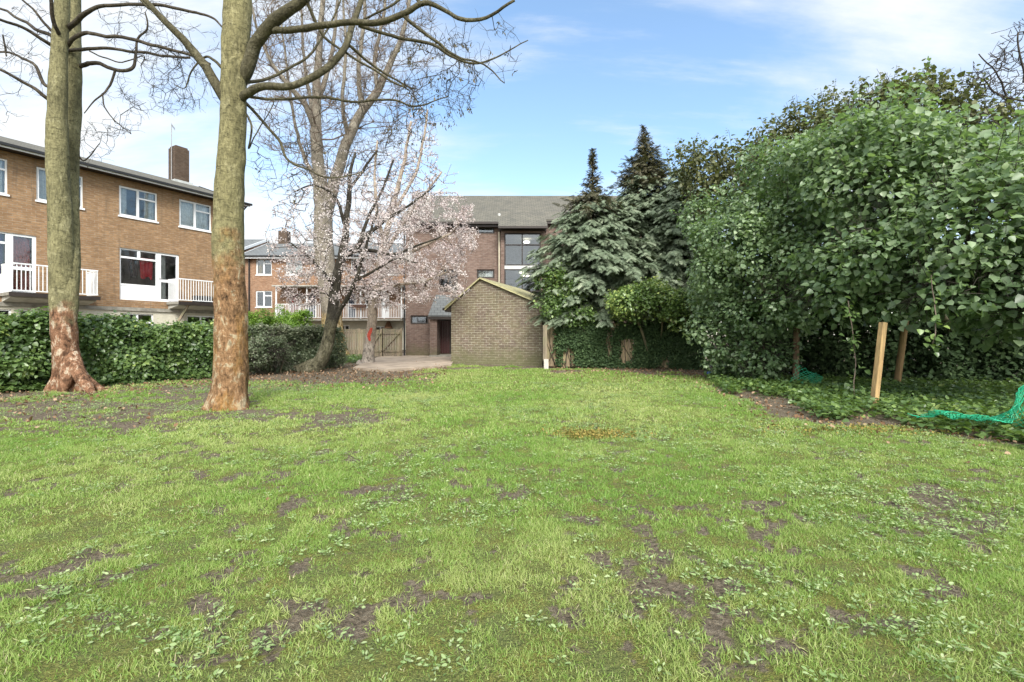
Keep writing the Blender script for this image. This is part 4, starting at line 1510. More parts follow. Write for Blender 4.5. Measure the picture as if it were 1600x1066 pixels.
TWIG_G = plain('twig_grey_brown', (0.17, 0.13, 0.10), .9, .3, 2)

# ---- tree 2: the front single trunk
t2 = thing('sycamore_tree', G(358, 640), 'bare olive-barked tree with orange flaking lower trunk standing nearest on the lawn', 'tree', 'bare trees on the left of the lawn')
Y2 = 7.75
trunk2 = limb([(358, 662, Y2, 62), (358, 640, Y2, 60), (360, 600, Y2, 56), (361, 540, Y2, 54), (359, 450, Y2, 51), (357, 380, Y2, 50), (359, 300, Y2, 48),
               (364, 200, Y2, 43), (366, 100, Y2, 42), (371, 20, Y2, 44), (376, -80, Y2 - .05, 38), (384, -260, Y2 - .1, 26)], k=12)
arr = [tube(*trunk2, sides=56, lump=.09, seed=3, flare=(.42, .20, 5, .6))]
lim2 = [limb(q, wig=.11, root=True, seed=i * 7) for i, q in enumerate([
    [(366, 180, Y2, 20), (346, 148, Y2 - .05, 18), (312, 92, Y2 - .15, 16), (270, 45, Y2 - .3, 13), (225, 0, Y2 - .45, 10), (190, -35, Y2 - .6, 8)],
    [(300, 80, Y2 - .2, 9), (262, 38, Y2 - .1, 8), (215, -5, Y2 + .1, 7), (180, -40, Y2 + .2, 5)],
    [(370, 135, Y2, 26), (388, 98, Y2 - .05, 23), (402, 70, Y2 - .1, 21), (430, 36, Y2 - .2, 20), (475, 0, Y2 - .3, 17), (530, -45, Y2 - .4, 13)],
    [(420, 48, Y2 - .15, 13), (450, 46, Y2 - .3, 11), (520, 38, Y2 - .5, 10), (580, 36, Y2 - .6, 9.5), (625, 25, Y2 - .7, 9), (662, 6, Y2 - .8, 8), (690, 14, Y2 - .8, 6.5), (720, 30, Y2 - .9, 6), (760, 28, Y2 - .9, 5), (805, 4, Y2 - 1, 4)],
    [(368, 165, Y2, 17), (388, 146, Y2 - .1, 15), (410, 134, Y2 - .2, 13), (450, 133, Y2 - .3, 12), (490, 121, Y2 - .2, 12), (522, 98, Y2 - .1, 11), (545, 66, Y2, 10), (553, 25, Y2 + .1, 9), (572, -20, Y2 + .2, 7)],
    [(378, 155, Y2 + .1, 6), (412, 192, Y2 + .2, 5), (432, 216, Y2 + .3, 5), (452, 250, Y2 + .3, 4), (490, 268, Y2 + .3, 3), (522, 277, Y2 + .3, 2.5), (565, 268, Y2 + .3, 1.8)],
    [(660, 8, Y2 - .8, 6), (640, -10, Y2 - .7, 5), (610, 14, Y2 - .7, 3.5), (570, 30, Y2 - .5, 3)],
    [(560, 40, Y2 - .5, 6), (610, 56, Y2 - .4, 5), (668, 66, Y2 - .3, 5), (700, 86, Y2 - .3, 4.5), (740, 101, Y2 - .3, 3.5), (772, 92, Y2 - .3, 2.6), (824, 62, Y2 - .3, 1.5)],
    [(630, 24, Y2 - .7, 6), (660, 50, Y2 - .6, 5), (690, 70, Y2 - .5, 4.5), (720, 92, Y2 - .5, 3.5), (755, 100, Y2 - .5, 2.5), (788, 131, Y2 - .5, 1.5)],
    [(378, 150, Y2 + .2, 5), (440, 155, Y2 + .5, 4.5), (500, 152, Y2 + .7, 4.5), (560, 158, Y2 + .9, 4), (610, 156, Y2 + .9, 3.5), (650, 168, Y2 + .9, 2.8), (700, 152, Y2 + .9, 1.6)],
    [(545, 70, Y2, 5), (580, 100, Y2 + .3, 4), (620, 125, Y2 + .5, 3), (650, 140, Y2 + .6, 2)],
    [(380, 130, Y2 + .3, 6), (430, 118, Y2 + .8, 5), (480, 90, Y2 + 1.1, 4), (520, 30, Y2 + 1.3, 3), (540, -20, Y2 + 1.4, 2)],
    [(362, 120, Y2, 6), (335, 96, Y2 + .1, 5), (318, 88, Y2 + .2, 4), (300, 108, Y2 + .2, 3), (287, 138, Y2 + .2, 2.2), (270, 134, Y2 + .2, 1.3)],
    [(372, 160, Y2, 4), (392, 195, Y2 + .1, 3.5), (387, 232, Y2 + .2, 2.5), (400, 205, Y2 + .2, 2), (430, 150, Y2 + .2, 1.5)],
    [(480, 5, Y2 - .3, 6), (500, 50, Y2 - .1, 5), (530, 76, Y2, 4), (600, 118, Y2 + .2, 3.5), (640, 142, Y2 + .2, 2)]])]
for p_, r_ in lim2: arr.append(tube(p_, r_, sides=10, lump=.06, seed=9))
v, l, n, r = merge(arr[:1]); o = mesh_np('trunk', v, l, n, BARK2, t2, smooth=True)
v, l, n, r = merge(arr[1:]); o = mesh_np('limbs', v, l, n, bark_mat('limb_bark2', (0.095, 0.085, 0.05), (0.1, 0.085, 0.05), (0.2, 0.18, 0.12), -5), t2, smooth=True)
# twigs: off the thinner limbs, mostly outwards
sp, sr = path_seeds([lim2[i] for i in (1, 3, 5, 7, 8, 9, 10, 11, 12, 13, 14)], .35)
gr = Grow(sp, sr)
T = []
for cx, cy, rx, ry, yy, ny, n in [(690, 120, 60, 75, 7.9, 1.0, 260), (560, 190, 120, 70, 8.3, .9, 170), (450, 260, 60, 50, 8.2, .7, 90), (760, 80, 60, 50, 7.3, .4, 45),
                                   (470, 60, 80, 60, 8.6, .6, 60), (270, 120, 50, 60, 8.0, .6, 45), (640, 200, 50, 40, 8.4, .5, 45), (600, 30, 120, 50, 8.4, .8, 60), (430, 200, 45, 60, 8.1, .4, 30)]:
    a_ = R.uniform(0, 2 * math.pi, n); q_ = np.sqrt(R.uniform(0, 1, n))
    for i in range(n): T.append(P(cx + rx * q_[i] * math.cos(a_[i]), cy + ry * q_[i] * math.sin(a_[i]), yy + R.normal() * ny * .5))
gr.add(T, step=.10, up=-.1, wob=.35, maxd=1.3).finish(tip=.0028, e=2.6, cap=.016)
def spurs(g, k, lo, hi, r0, up=.1):
    q = R.choice(len(g.B), k); d = unit(unit(g.B[q] - g.A[q]) * .8 + R.normal(size=(k, 3)) + [0, 0, up])
    m1 = g.B[q] + d * R.uniform(lo, hi, k)[:, None]; d2 = unit(d + .6 * R.normal(size=(k, 3)))
    return merge([segs(g.A, g.B, g.ra, g.rb, 4), segs(g.B[q], m1, np.full(k, r0), np.full(k, r0 * .8), 3), segs(m1, m1 + d2 * R.uniform(lo, hi, k)[:, None] * .8, np.full(k, r0 * .8), np.full(k, r0 * .5), 3)])


v, l, n, r = spurs(gr, 1500, .03, .12, .0026); mesh_np('crown', v, l, n, TWIG, t2)


# hanging dry seed bunches near the right end
def hanging(tree, pts, size, mat, name='seed_keys', k=4):
    n = len(pts) * k
    pos = np.repeat(pts, k, 0) + R.normal(size=(n, 3)) * size * .35
    dirn = unit(np.array([0, 0, -1.0]) + .45 * R.normal(size=(n, 3)))
    rot = basis(dirn, randu(n))
    v, l, ln, r = scatter_arrays(OVAL_V, OVAL_F, pos, rot, np.stack([size * R.uniform(.6, 1.2, n)] * 3, -1) * [1, .9, 2], R.uniform(0, 1, n))
    return tag(mesh_np(name, v, l, ln, mat, tree, rnd=r), kind='stuff')


KEYS = leaf_mat('dry_seed_keys', [(0, (0.05, 0.045, 0.025)), (.5, (0.10, 0.085, 0.045)), (1, (0.17, 0.14, 0.08))], rough=.8, spec=.2, trans=.1)
tp = gr.P[gr.tips]
pxs = 800 + F * tp[:, 0] / tp[:, 1]; pys = HZ - (tp[:, 2] - H) * F / tp[:, 1]
sel = (pxs > 600) & (pxs < 740) & (pys > 60) & (R.uniform(size=len(tp)) < .75)
sel |= (pxs > 400) & (R.uniform(size=len(tp)) < .2)
hanging(t2, tp[sel] - [0, 0, .03], .055, KEYS)

# ---- tree 1: twin stems
t1 = thing('sycamore_tree', G(113, 612), 'twin-stemmed bare tree with red flaking buttress roots in front of the ivy hedge', 'tree', 'bare trees on the left of the lawn')
Y1 = 10.3
st_a = limb([(112, 625, Y1, 44), (110, 607, Y1, 44), (106, 570, Y1, 45), (101, 520, Y1, 44), (97, 440, Y1, 43), (94, 340, Y1 - .05, 42), (90, 250, Y1 - .1, 38), (90, 150, Y1 - .15, 33), (94, 60, Y1 - .15, 28), (97, 0, Y1 - .2, 27), (99, -120, Y1 - .3, 22), (104, -300, Y1 - .3, 15)], k=12)
st_b = limb([(104, 540, Y1 - .0, 26), (106, 480, Y1 + .02, 34), (108, 420, Y1 + .1, 36), (108, 320, Y1 + .25, 33), (110, 240, Y1 + .4, 31), (114, 150, Y1 + .5, 29), (115, 70, Y1 + .5, 26), (116, 0, Y1 + .5, 23), (118, -120, Y1 + .5, 18), (120, -280, Y1 + .5, 12)], k=10)
arr = [tube(*st_a, sides=72, lump=.09, seed=5, flare=(1.0, .30, 5, .35)), tube(*st_b, sides=36, lump=.09, seed=8)]
for q in ([(100, 555, Y1, 26), (92, 588, Y1 - .1, 22), (80, 606, Y1 - .15, 17), (66, 617, Y1 - .2, 9)], [(106, 560, Y1 - .1, 28), (104, 592, Y1 - .25, 22), (97, 612, Y1 - .32, 17), (90, 624, Y1 - .4, 9)],
          [(112, 555, Y1 - .05, 28), (124, 586, Y1 - .2, 24), (138, 606, Y1 - .3, 19), (148, 622, Y1 - .35, 10)], [(112, 560, Y1 + .1, 26), (130, 588, Y1, 20), (150, 604, Y1 - .05, 15), (172, 615, Y1 - .05, 8)],
          [(116, 560, Y1 + .2, 22), (130, 590, Y1 + .3, 18), (145, 600, Y1 + .4, 10)]):
    arr.append(tube(*limb(q, k=7), sides=18, lump=.10, seed=31))
v, l, n, r = merge(arr); mesh_np('trunk', v, l, n, BARK1, t1, smooth=True)
lim1 = [limb(q, wig=.13, root=True, seed=100 + i * 7) for i, q in enumerate([
    [(82, 160, Y1, 9), (66, 147, Y1 - .1, 8), (48, 135, Y1 - .2, 7), (0, 109, Y1 - .5, 6), (-70, 90, Y1 - .8, 4)],
    [(84, 140, Y1, 8), (68, 130, Y1 + .1, 7), (50, 98, Y1 + .3, 6), (28, 88, Y1 + .5, 5), (-10, 82, Y1 + .6, 4), (-60, 100, Y1 + .7, 3)],
    [(90, 78, Y1 - .1, 9), (74, 65, Y1 - .2, 8), (40, 44, Y1 - .5, 7), (0, 29, Y1 - .9, 6), (-70, 5, Y1 - 1.3, 4)],
    [(88, 66, Y1, 9), (70, 52, Y1 + .2, 8), (35, 33, Y1 + .5, 6), (0, 14, Y1 + .8, 5), (-60, -10, Y1 + 1.2, 4)],
    [(90, 55, Y1, 7), (76, 44, Y1, 6), (57, 22, Y1 - .1, 5), (34, -2, Y1 - .2, 4), (10, -30, Y1 - .3, 3)],
    [(97, 60, Y1 - .2, 9), (87, 40, Y1 - .4, 8), (80, 8, Y1 - .6, 7), (76, -40, Y1 - .8, 6)],
    [(104, 46, Y1 - .1, 12), (122, 30, Y1 - .3, 10), (145, 15, Y1 - .4, 8), (175, 9, Y1 - .4, 6.5), (245, 9, Y1 - .4, 6), (300, 20, Y1 - .4, 5), (330, 28, Y1 - .4, 4), (348, 44, Y1 - .4, 3)],
    [(108, 72, Y1 - .1, 9), (125, 56, Y1 - .2, 8), (150, 53, Y1 - .3, 7), (200, 60, Y1 - .5, 6.5), (250, 73, Y1 - .5, 6), (305, 90, Y1 - .5, 5), (330, 100, Y1 - .5, 3.5)],
    [(110, 80, Y1 + .3, 8), (128, 76, Y1 + .4, 7), (160, 75, Y1 + .5, 6), (200, 81, Y1 + .6, 5.5), (250, 86, Y1 + .6, 5), (295, 89, Y1 + .6, 4)],
    [(116, 108, Y1 + .5, 10), (130, 102, Y1 + .5, 9), (152, 99, Y1 + .4, 8), (178, 107, Y1 + .3, 7), (198, 109, Y1 + .3, 6.5), (208, 104, Y1 + .3, 6), (211, 85, Y1 + .3, 4.5), (216, 62, Y1 + .3, 4), (230, 45, Y1 + .3, 3.5), (226, 18, Y1 + .3, 2.5)],
    [(180, 110, Y1 + .3, 4.5), (168, 136, Y1 + .3, 4), (158, 148, Y1 + .2, 3.4), (142, 162, Y1 + .2, 2.6), (130, 176, Y1 + .2, 1.8)],
    [(160, 146, Y1 + .2, 2.8), (168, 172, Y1 + .2, 2.4), (180, 190, Y1 + .2, 2), (203, 210, Y1 + .2, 1.4)],
    [(118, 232, Y1 + .4, 4), (128, 252, Y1 + .5, 3), (145, 235, Y1 + .5, 2.2), (155, 222, Y1 + .5, 1.5)],
    [(140, 80, Y1 + .4, 3), (165, 92, Y1 + .3, 2.6), (190, 98, Y1 + .3, 2.4), (225, 88, Y1 + .4, 2), (222, 105, Y1 + .4, 1.5)],
    [(10, 88, Y1 + .5, 3), (5, 55, Y1 + .5, 2.6), (12, 80, Y1 + .6, 2)]])]
arr = [tube(p_, r_, sides=9, lump=.06, seed=29) for p_, r_ in lim1]
v, l, n, r = merge(arr); mesh_np('limbs', v, l, n, bark_mat('limb_bark1', (0.07, 0.058, 0.042), (0.1, 0.085, 0.05), (0.2, 0.18, 0.12), -5), t1, smooth=True)
sp, sr = path_seeds([lim1[i] for i in (0, 1, 2, 3, 6, 7, 8, 9, 10, 11, 12, 13)], .4)
gr = Grow(sp, sr); T = []
for cx, cy, rx, ry, n in [(230, 40, 70, 50, 75), (235, 130, 60, 60, 90), (150, 230, 30, 35, 26), (30, 60, 60, 60, 60), (20, 170, 50, 60, 12), (185, 190, 40, 30, 26), (300, 140, 50, 30, 30), (-60, 60, 60, 60, 30), (280, 60, 60, 40, 30)]:
    for i in range(n):
        a_ = R.uniform(0, 6.28); q_ = math.sqrt(R.uniform())
        T.append(P(cx + rx * q_ * math.cos(a_), cy + ry * q_ * math.sin(a_), Y1 + .1 + R.normal() * .4))
gr.add(T, step=.12, up=-.1, wob=.35, maxd=1.3).finish(tip=.0034, e=2.6, cap=.018)
v, l, n, r = spurs(gr, 1100, .04, .14, .0034); mesh_np('crown', v, l, n, TWIG, t1)

# ---- tree 3: big forked tree far back with upswept twigs
t3 = thing('plane_tree', G(523, 559), 'tall forked bare tree with dense upswept twigs behind the blossom', 'tree')
Y3 = 24.6
S3 = [[(524, 566, Y3, 40), (523, 555, Y3, 36), (519, 500, Y3, 32), (512, 440, Y3, 32), (506, 390, Y3, 31), (505, 335, Y3, 30), (502, 300, Y3, 24), (497, 250, Y3, 20), (494, 200, Y3, 17), (495, 130, Y3, 13), (500, 60, Y3, 10), (506, -20, Y3, 7), (508, -90, Y3, 5)],
      [(507, 345, Y3, 22), (520, 295, Y3 - .3, 19), (538, 235, Y3 - .5, 17), (560, 182, Y3 - .5, 14), (590, 142, Y3 - .5, 12), (612, 95, Y3 - .5, 9), (630, 50, Y3 - .4, 7), (642, -10, Y3 - .3, 5), (650, -70, Y3, 4)],
      [(494, 205, Y3, 12), (478, 165, Y3 - .6, 10), (452, 135, Y3 - 1, 8), (420, 90, Y3 - 1.2, 6), (398, 30, Y3 - 1.3, 4), (385, -40, Y3 - 1.3, 3)],
      [(566, 175, Y3 - .5, 9), (560, 110, Y3 - .9, 7), (568, 40, Y3 - 1.1, 6), (572, -40, Y3 - 1.2, 4)],
      [(590, 142, Y3 - .5, 8), (586, 90, Y3 + .4, 6), (600, 20, Y3 + .8, 5), (604, -50, Y3 + 1, 3)],
      [(496, 160, Y3, 9), (515, 100, Y3 + .6, 7), (525, 30, Y3 + .9, 5), (530, -50, Y3 + 1, 4)],
      [(503, 300, Y3, 9), (480, 255, Y3 + .6, 7), (462, 200, Y3 + 1, 5), (450, 120, Y3 + 1.2, 4), (440, 40, Y3 + 1.2, 3)],
      [(497, 230, Y3, 8), (487, 170, Y3 + 1.2, 7), (475, 90, Y3 + 1.6, 5), (470, 0, Y3 + 1.8, 3)],
      [(545, 220, Y3 - .5, 8), (535, 160, Y3 - 1.4, 6), (540, 80, Y3 - 1.8, 5), (535, -20, Y3 - 2, 3)]]
lim3 = [limb(q, k=6, wig=.12, seed=200 + i) for i, q in enumerate(S3)]
arr = [tube(*lim3[0], sides=28, lump=.08, seed=4, flare=(.5, .4, 5, .3)), tube(*lim3[1], sides=20, lump=.08, seed=6)] + [tube(p_, r_, sides=9, lump=.05, seed=3) for p_, r_ in lim3[2:]]
v, l, n, r = merge(arr); mesh_np('trunk', v, l, n, BARK3, t3, smooth=True)
sp, sr = path_seeds(lim3, .45)
gr = Grow(sp, sr); T = []
for cx, cy, rx, ry, n in [(500, 60, 120, 110, 520), (610, 60, 75, 110, 320), (420, 60, 45, 120, 150), (470, 190, 75, 70, 170), (590, 190, 60, 70, 120), (520, 250, 60, 70, 70)]:
    for i in range(n):
        a_ = R.uniform(0, 6.28); q_ = math.sqrt(R.uniform())
        T.append(P(cx + rx * q_ * math.cos(a_), cy + ry * q_ * math.sin(a_), Y3 + R.normal() * 1.5))
gr.add(T, step=.45, up=3.0, wob=.12, maxd=6, sag=-.02).finish(tip=.009, e=2.4, cap=.05)
# side sprigs
sk = R.choice(len(gr.B), 5500); L_ = R.uniform(.25, .8, 5500)[:, None]
dd = unit(unit(gr.B[sk] - gr.A[sk]) + .7 * R.normal(size=(5500, 3)) + [0, 0, .6])
sg = segs(gr.B[sk], gr.B[sk] + dd * L_, np.full(5500, .010), np.full(5500, .005), 3)
v, l, n, r = merge([segs(gr.A, gr.B, gr.ra, gr.rb, 4), sg]); mesh_np('crown', v, l, n, TWIG_G, t3)

# ---- cherry: dark leaning trunk
t4 = thing('blossom_tree', G(487, 580), 'leaning dark-trunked tree dotted with white blossom', 'tree', 'blossom trees at the end of the lawn')
Y4 = 15.6
S4 = [[(478, 588, Y4, 34), (487, 578, Y4, 30), (503, 562, Y4, 23), (513, 530, Y4, 20), (520, 490, Y4, 18), (523, 460, Y4, 16.5), (527, 430, Y4, 15), (535, 402, Y4, 14), (540, 372, Y4, 11), (542, 335, Y4, 9), (546, 300, Y4, 8), (548, 268, Y4, 6), (556, 240, Y4, 4)],
      [(514, 528, Y4, 11), (530, 488, Y4 - .3, 8), (545, 462, Y4 - .5, 7), (557, 432, Y4 - .6, 6.5), (568, 400, Y4 - .6, 5.5), (577, 365, Y4 - .6, 4), (590, 330, Y4 - .5, 3)],
      [(536, 402, Y4, 10), (556, 388, Y4 + .2, 8.5), (574, 368, Y4 + .4, 7), (600, 345, Y4 + .6, 5), (640, 320, Y4 + .8, 3.5), (680, 290, Y4 + 1, 2)],
      [(548, 393, Y4 + .1, 7), (580, 392, Y4 - .3, 6), (610, 398, Y4 - .5, 5), (650, 385, Y4 - .6, 3.5), (690, 370, Y4 - .7, 2.5)],
      [(560, 384, Y4 + .2, 6), (575, 340, Y4 + .5, 5), (600, 290, Y4 + .7, 4), (615, 250, Y4 + .8, 3)],
      [(541, 360, Y4, 7), (530, 320, Y4 - .3, 5), (515, 300, Y4 - .5, 4), (490, 290, Y4 - .7, 3), (460, 300, Y4 - .8, 2)],
      [(524, 452, Y4, 6), (505, 425, Y4 - .5, 4.5), (480, 400, Y4 - .8, 3.5), (455, 380, Y4 - 1, 2.5)],
      [(546, 296, Y4, 5), (570, 262, Y4 + .3, 4), (590, 235, Y4 + .5, 3)],
      [(555, 440, Y4 - .5, 5), (590, 420, Y4 - .8, 4), (620, 405, Y4 - 1, 3), (650, 410, Y4 - 1.1, 2)]]
lim4 = [limb(q, k=6, wig=.09, seed=300 + i) for i, q in enumerate(S4)]
arr = [tube(*lim4[0], sides=24, lump=.09, seed=4, flare=(.5, .12, 5, .3))] + [tube(p_, r_, sides=9, lump=.07, seed=3) for p_, r_ in lim4[1:]]
v, l, n, r = merge(arr); mesh_np('trunk', v, l, n, BARK4, t4, smooth=True)

FL_V = [(0, 0, .0)] + [(.5 * math.cos(2 * math.pi * k / 5), .5 * math.sin(2 * math.pi * k / 5), .16) for k in range(5)]
FL_F = [[0, 1, 2], [0, 2, 3], [0, 3, 4], [0, 4, 5], [0, 5, 1]]
BLOSSOM = leaf_mat('blossom_petals', [(0, (0.40, 0.32, 0.31)), (.4, (0.58, 0.50, 0.49)), (1, (0.78, 0.73, 0.71))], rough=.7, spec=.2, trans=.3, tcol=(.85, .75, .73))


def crown_blossom(tree, limbs, blobs, Yc, tip, mat, per, size, seed, step=.25, up=.5, sk=.4, extra=None):
    sp, sr = path_seeds(limbs, sk)
    g = Grow(sp, sr); T = []
    for cx, cy, rx, ry, yo, n in blobs:
        for i in range(n):
            a_ = R.uniform(0, 6.28); q_ = math.sqrt(R.uniform())
            T.append(P(cx + rx * q_ * math.cos(a_), cy + ry * q_ * math.sin(a_), Yc + yo + R.normal() * .8))
    g.add(T, step=step, up=up, wob=.18, maxd=3.2).finish(tip=tip, e=2.4, cap=.035)
    v, l, n, r = segs(g.A, g.B, g.ra, g.rb, 4)
    cr = mesh_np('crown', v, l, n, mat, tree)
    # flowers cluster along the thin ends
    thin = np.where(g.rb < tip * 2.6)[0]
    k = R.choice(thin, per)
    t_ = R.uniform(0, 1, per)[:, None]
    pos = g.A[k] * (1 - t_) + g.B[k] * t_ + R.normal(size=(per, 3)) * .05
    return g, cr, pos


def flowers(parent, pos, size, keepfn=None):
    if keepfn is not None:
        px = 800 + F * pos[:, 0] / pos[:, 1]; py = HZ - (pos[:, 2] - H) * F / pos[:, 1]
        pos = pos[R.uniform(size=len(pos)) < keepfn(px, py)]
    n = len(pos)
    rot = basis(randu(n), randu(n) + [0, -.3, .3])
    cl = np.clip(fbm(pos, 1.6, 401, 2) * 1.4 - .2 + R.normal(size=n) * .18, 0, 1)
    v, l, ln, r = scatter_arrays(FL_V, FL_F, pos, rot, size * R.uniform(.6, 1.25, n), cl)
    return mesh_np('blossom', v, l, ln, BLOSSOM, parent, rnd=r)


g4, cr4, pos4 = crown_blossom(t4, lim4, [(560, 330, 60, 70, 0, 150), (470, 370, 55, 75, -.6, 210), (620, 300, 60, 60, .6, 160), (590, 390, 60, 60, -.3, 170), (545, 270, 45, 40, 0, 50), (470, 440, 45, 45, -.6, 110), (500, 290, 60, 45, -.4, 80), (560, 450, 60, 30, -.5, 80)], Y4, .0055, TWIG, 33000, .05, 1)
dens4 = lambda px, py: np.clip(.20 + .9 * np.exp(-((px - 620) / 70) ** 2 - ((py - 400) / 70) ** 2) + .6 * np.exp(-((px - 470) / 60) ** 2 - ((py - 410) / 80) ** 2), 0, 1)
flowers(t4, pos4, .043, dens4)

# ---- tree 5: pale trunk with red mark, full blossom
t5 = thing('blossom_tree', G(576, 568), 'pale-trunked tree with a red paint mark under a full blossom crown', 'tree', 'blossom trees at the end of the lawn')
Y5 = 19.6
S5 = [[(572, 574, Y5, 26), (575, 564, Y5, 20), (578, 535, Y5, 16), (581, 500, Y5, 15), (584, 465, Y5, 14), (590, 430, Y5, 12), (598, 390, Y5, 11), (610, 340, Y5, 9), (622, 290, Y5, 7), (634, 240, Y5, 5), (642, 190, Y5, 3.5)],
      [(588, 440, Y5, 9), (620, 410, Y5 - .6, 7), (660, 385, Y5 - 1, 5), (705, 365, Y5 - 1.2, 3)],
      [(597, 400, Y5, 8), (630, 350, Y5 + .5, 6), (660, 310, Y5 + .8, 5), (690, 270, Y5 + 1, 3)],
      [(586, 455, Y5, 7), (620, 445, Y5 - .8, 5), (660, 440, Y5 - 1.2, 4), (700, 425, Y5 - 1.4, 2.5)],
      [(600, 385, Y5, 7), (590, 330, Y5 - .6, 6), (585, 270, Y5 - .8, 4), (590, 220, Y5 - .9, 3)],
      [(612, 335, Y5, 6), (645, 280, Y5, 5), (662, 220, Y5, 4), (668, 170, Y5, 3)]]
lim5 = [limb(q, k=6, wig=.12, seed=500 + i) for i, q in enumerate(S5)]
arr = [tube(*lim5[0], sides=22, lump=.08, seed=14, flare=(.6, .15, 5, 1.3))] + [tube(p_, r_, sides=8, lump=.06, seed=3) for p_, r_ in lim5[1:]]
v, l, n, r = merge(arr)
tr5 = mesh_np('trunk', v, l, n, BARK5, t5, smooth=True)
# sprayed red mark on the trunk, hugging the bark
pth, rd = lim5[0]
mv, ml, mn = [], [], []
for k in range(7):
    hgt = .95 + .09 * k
    c = np.array([np.interp(hgt, pth[:, 2], pth[:, i]) for i in range(3)]); rr_ = np.interp(hgt, pth[:, 2], rd) * 1.10 + .006
    w0, w1 = [(.1, .4), (-.1, .35), (-.3, .25), (-.35, .3), (-.25, .45), (-.05, .5), (.15, .5)][k]
    row = []
    for j in range(5):
        an = -math.pi / 2 + w0 + (w1 - w0) * j / 4
        row.append(c + rr_ * np.array([math.cos(an), math.sin(an), 0]))
    mv.append(row)
mv = np.array(mv).reshape(-1, 3)
for k in range(6):
    for j in range(4): b = k * 5 + j; ml += [b, b + 1, b + 6, b + 5]; mn.append(4)
mesh_np('paint_mark', mv, ml, mn, plain('red_spray', (0.50, 0.07, 0.04), .7, .4, 25), tr5)
g5, cr5, pos5 = crown_blossom(t5, lim5, [(650, 385, 90, 80, -.4, 300), (690, 345, 55, 50, 0, 130), (610, 440, 80, 45, -1, 230), (590, 350, 70, 70, .3, 140), (655, 240, 30, 75, 0, 160), (690, 430, 50, 45, -1, 130), (715, 370, 35, 40, -.5, 70), (640, 290, 80, 60, .3, 170)], Y5, .007, TWIG_G, 34000, .06, 2)
dens5 = lambda px, py: np.clip(1.0 * (py > 300) + .25 * (py <= 300), 0, 1) * np.clip(1 - .35 * (px < 590), 0, 1)
flowers(t5, pos5, .055, dens5)

# ---- bare tree at the upper right
t6 = thing('bare_tree', (12.6, 13.0, 0), 'bare thorny-twigged tree rising behind the ivy at the upper right', 'tree')
Y6 = 12.0
S6 = [[(1720, 560, Y6, 20), (1700, 400, Y6, 18), (1670, 300, Y6, 14), (1630, 230, Y6, 9), (1590, 180, Y6, 5), (1560, 120, Y6 - .3, 3.2), (1530, 85, Y6 - .4, 2)],
      [(1660, 280, Y6, 9), (1620, 190, Y6 - .5, 6), (1600, 120, Y6 - .7, 4.5), (1590, 50, Y6 - .8, 3)],
      [(1640, 240, Y6, 8), (1590, 215, Y6 + .3, 5), (1545, 175, Y6 + .5, 3.5), (1510, 160, Y6 + .6, 2)],
      [(1690, 350, Y6, 10), (1680, 200, Y6 + .5, 7), (1650, 100, Y6 + .7, 4)],
      [(1630, 160, Y6 - .5, 5), (1570, 150, Y6 - .8, 4), (1530, 120, Y6 - 1, 2.5)]]
t6.location = tuple(P(1720, HZ, Y6) * [1, 1, 0])
lim6 = [limb(q, k=6, wig=.15, seed=600 + i) for i, q in enumerate(S6)]
v, l, n, r = merge([tube(p_, r_, sides=9, lump=.06, seed=3) for p_, r_ in lim6]); mesh_np('trunk', v, l, n, TWIG, t6, smooth=True)
sp, sr = path_seeds(lim6, .4)
gr = Grow(sp, sr); T = []
for cx, cy, rx, ry, n in [(1560, 140, 60, 60, 260), (1620, 120, 70, 90, 200), (1550, 190, 60, 30, 110), (1600, 60, 50, 40, 50), (1520, 150, 30, 45, 70)]:
    for i in range(n):
        a_ = R.uniform(0, 6.28); q_ = math.sqrt(R.uniform())
        T.append(P(cx + rx * q_ * math.cos(a_), cy + ry * q_ * math.sin(a_), Y6 + R.normal() * .7))
gr.add(T, step=.16, up=.3, wob=.3, maxd=2).finish(tip=.006, e=2.5, cap=.025)
ns = 900; sk = R.choice(len(gr.B), ns); dd = unit(R.normal(size=(ns, 3)) + [0, 0, .3])
v, l, n, r = merge([segs(gr.A, gr.B, gr.ra, gr.rb, 4), segs(gr.B[sk], gr.B[sk] + dd * R.uniform(.04, .13, ns)[:, None], np.full(ns, .006), np.full(ns, .004), 3)])
mesh_np('crown', v, l, n, TWIG, t6)


# ------------------------------------------------------------------ leafy masses
IVY_STOPS = [(0, (0.030, 0.06, 0.022)), (.25, (0.095, 0.15, 0.07)), (.6, (0.21, 0.29, 0.155)), (1, (0.37, 0.45, 0.25))]
IVY = leaf_mat('ivy_leaf', IVY_STOPS, rough=.42, spec=.55, trans=.28)
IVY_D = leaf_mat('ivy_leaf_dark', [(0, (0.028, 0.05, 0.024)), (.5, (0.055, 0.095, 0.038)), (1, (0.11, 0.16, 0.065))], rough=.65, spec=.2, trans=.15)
IVY_H = leaf_mat('hedge_ivy_leaf', [(0, (0.038, 0.07, 0.024)), (.4, (0.08, 0.135, 0.045)), (.8, (0.17, 0.25, 0.075)), (1, (0.34, 0.40, 0.11))], rough=.36, spec=.5, trans=.22)
OLIVE = leaf_mat('olive_tree_leaf', [(0, (0.055, 0.06, 0.024)), (.5, (0.12, 0.13, 0.05)), (1, (0.23, 0.235, 0.10))], rough=.45, spec=.4, trans=.25)
BRIGHT = leaf_mat('bright_hedge_leaf', [(0, (0.07, 0.14, 0.02)), (.5, (0.15, 0.26, 0.035)), (1, (0.30, 0.40, 0.08))], rough=.45, spec=.4, trans=.3)
GREY = leaf_mat('grey_hedge_leaf', [(0, (0.05, 0.075, 0.035)), (.5, (0.12, 0.15, 0.085)), (1, (0.27, 0.27, 0.19))], rough=.5, spec=.4, trans=.2)
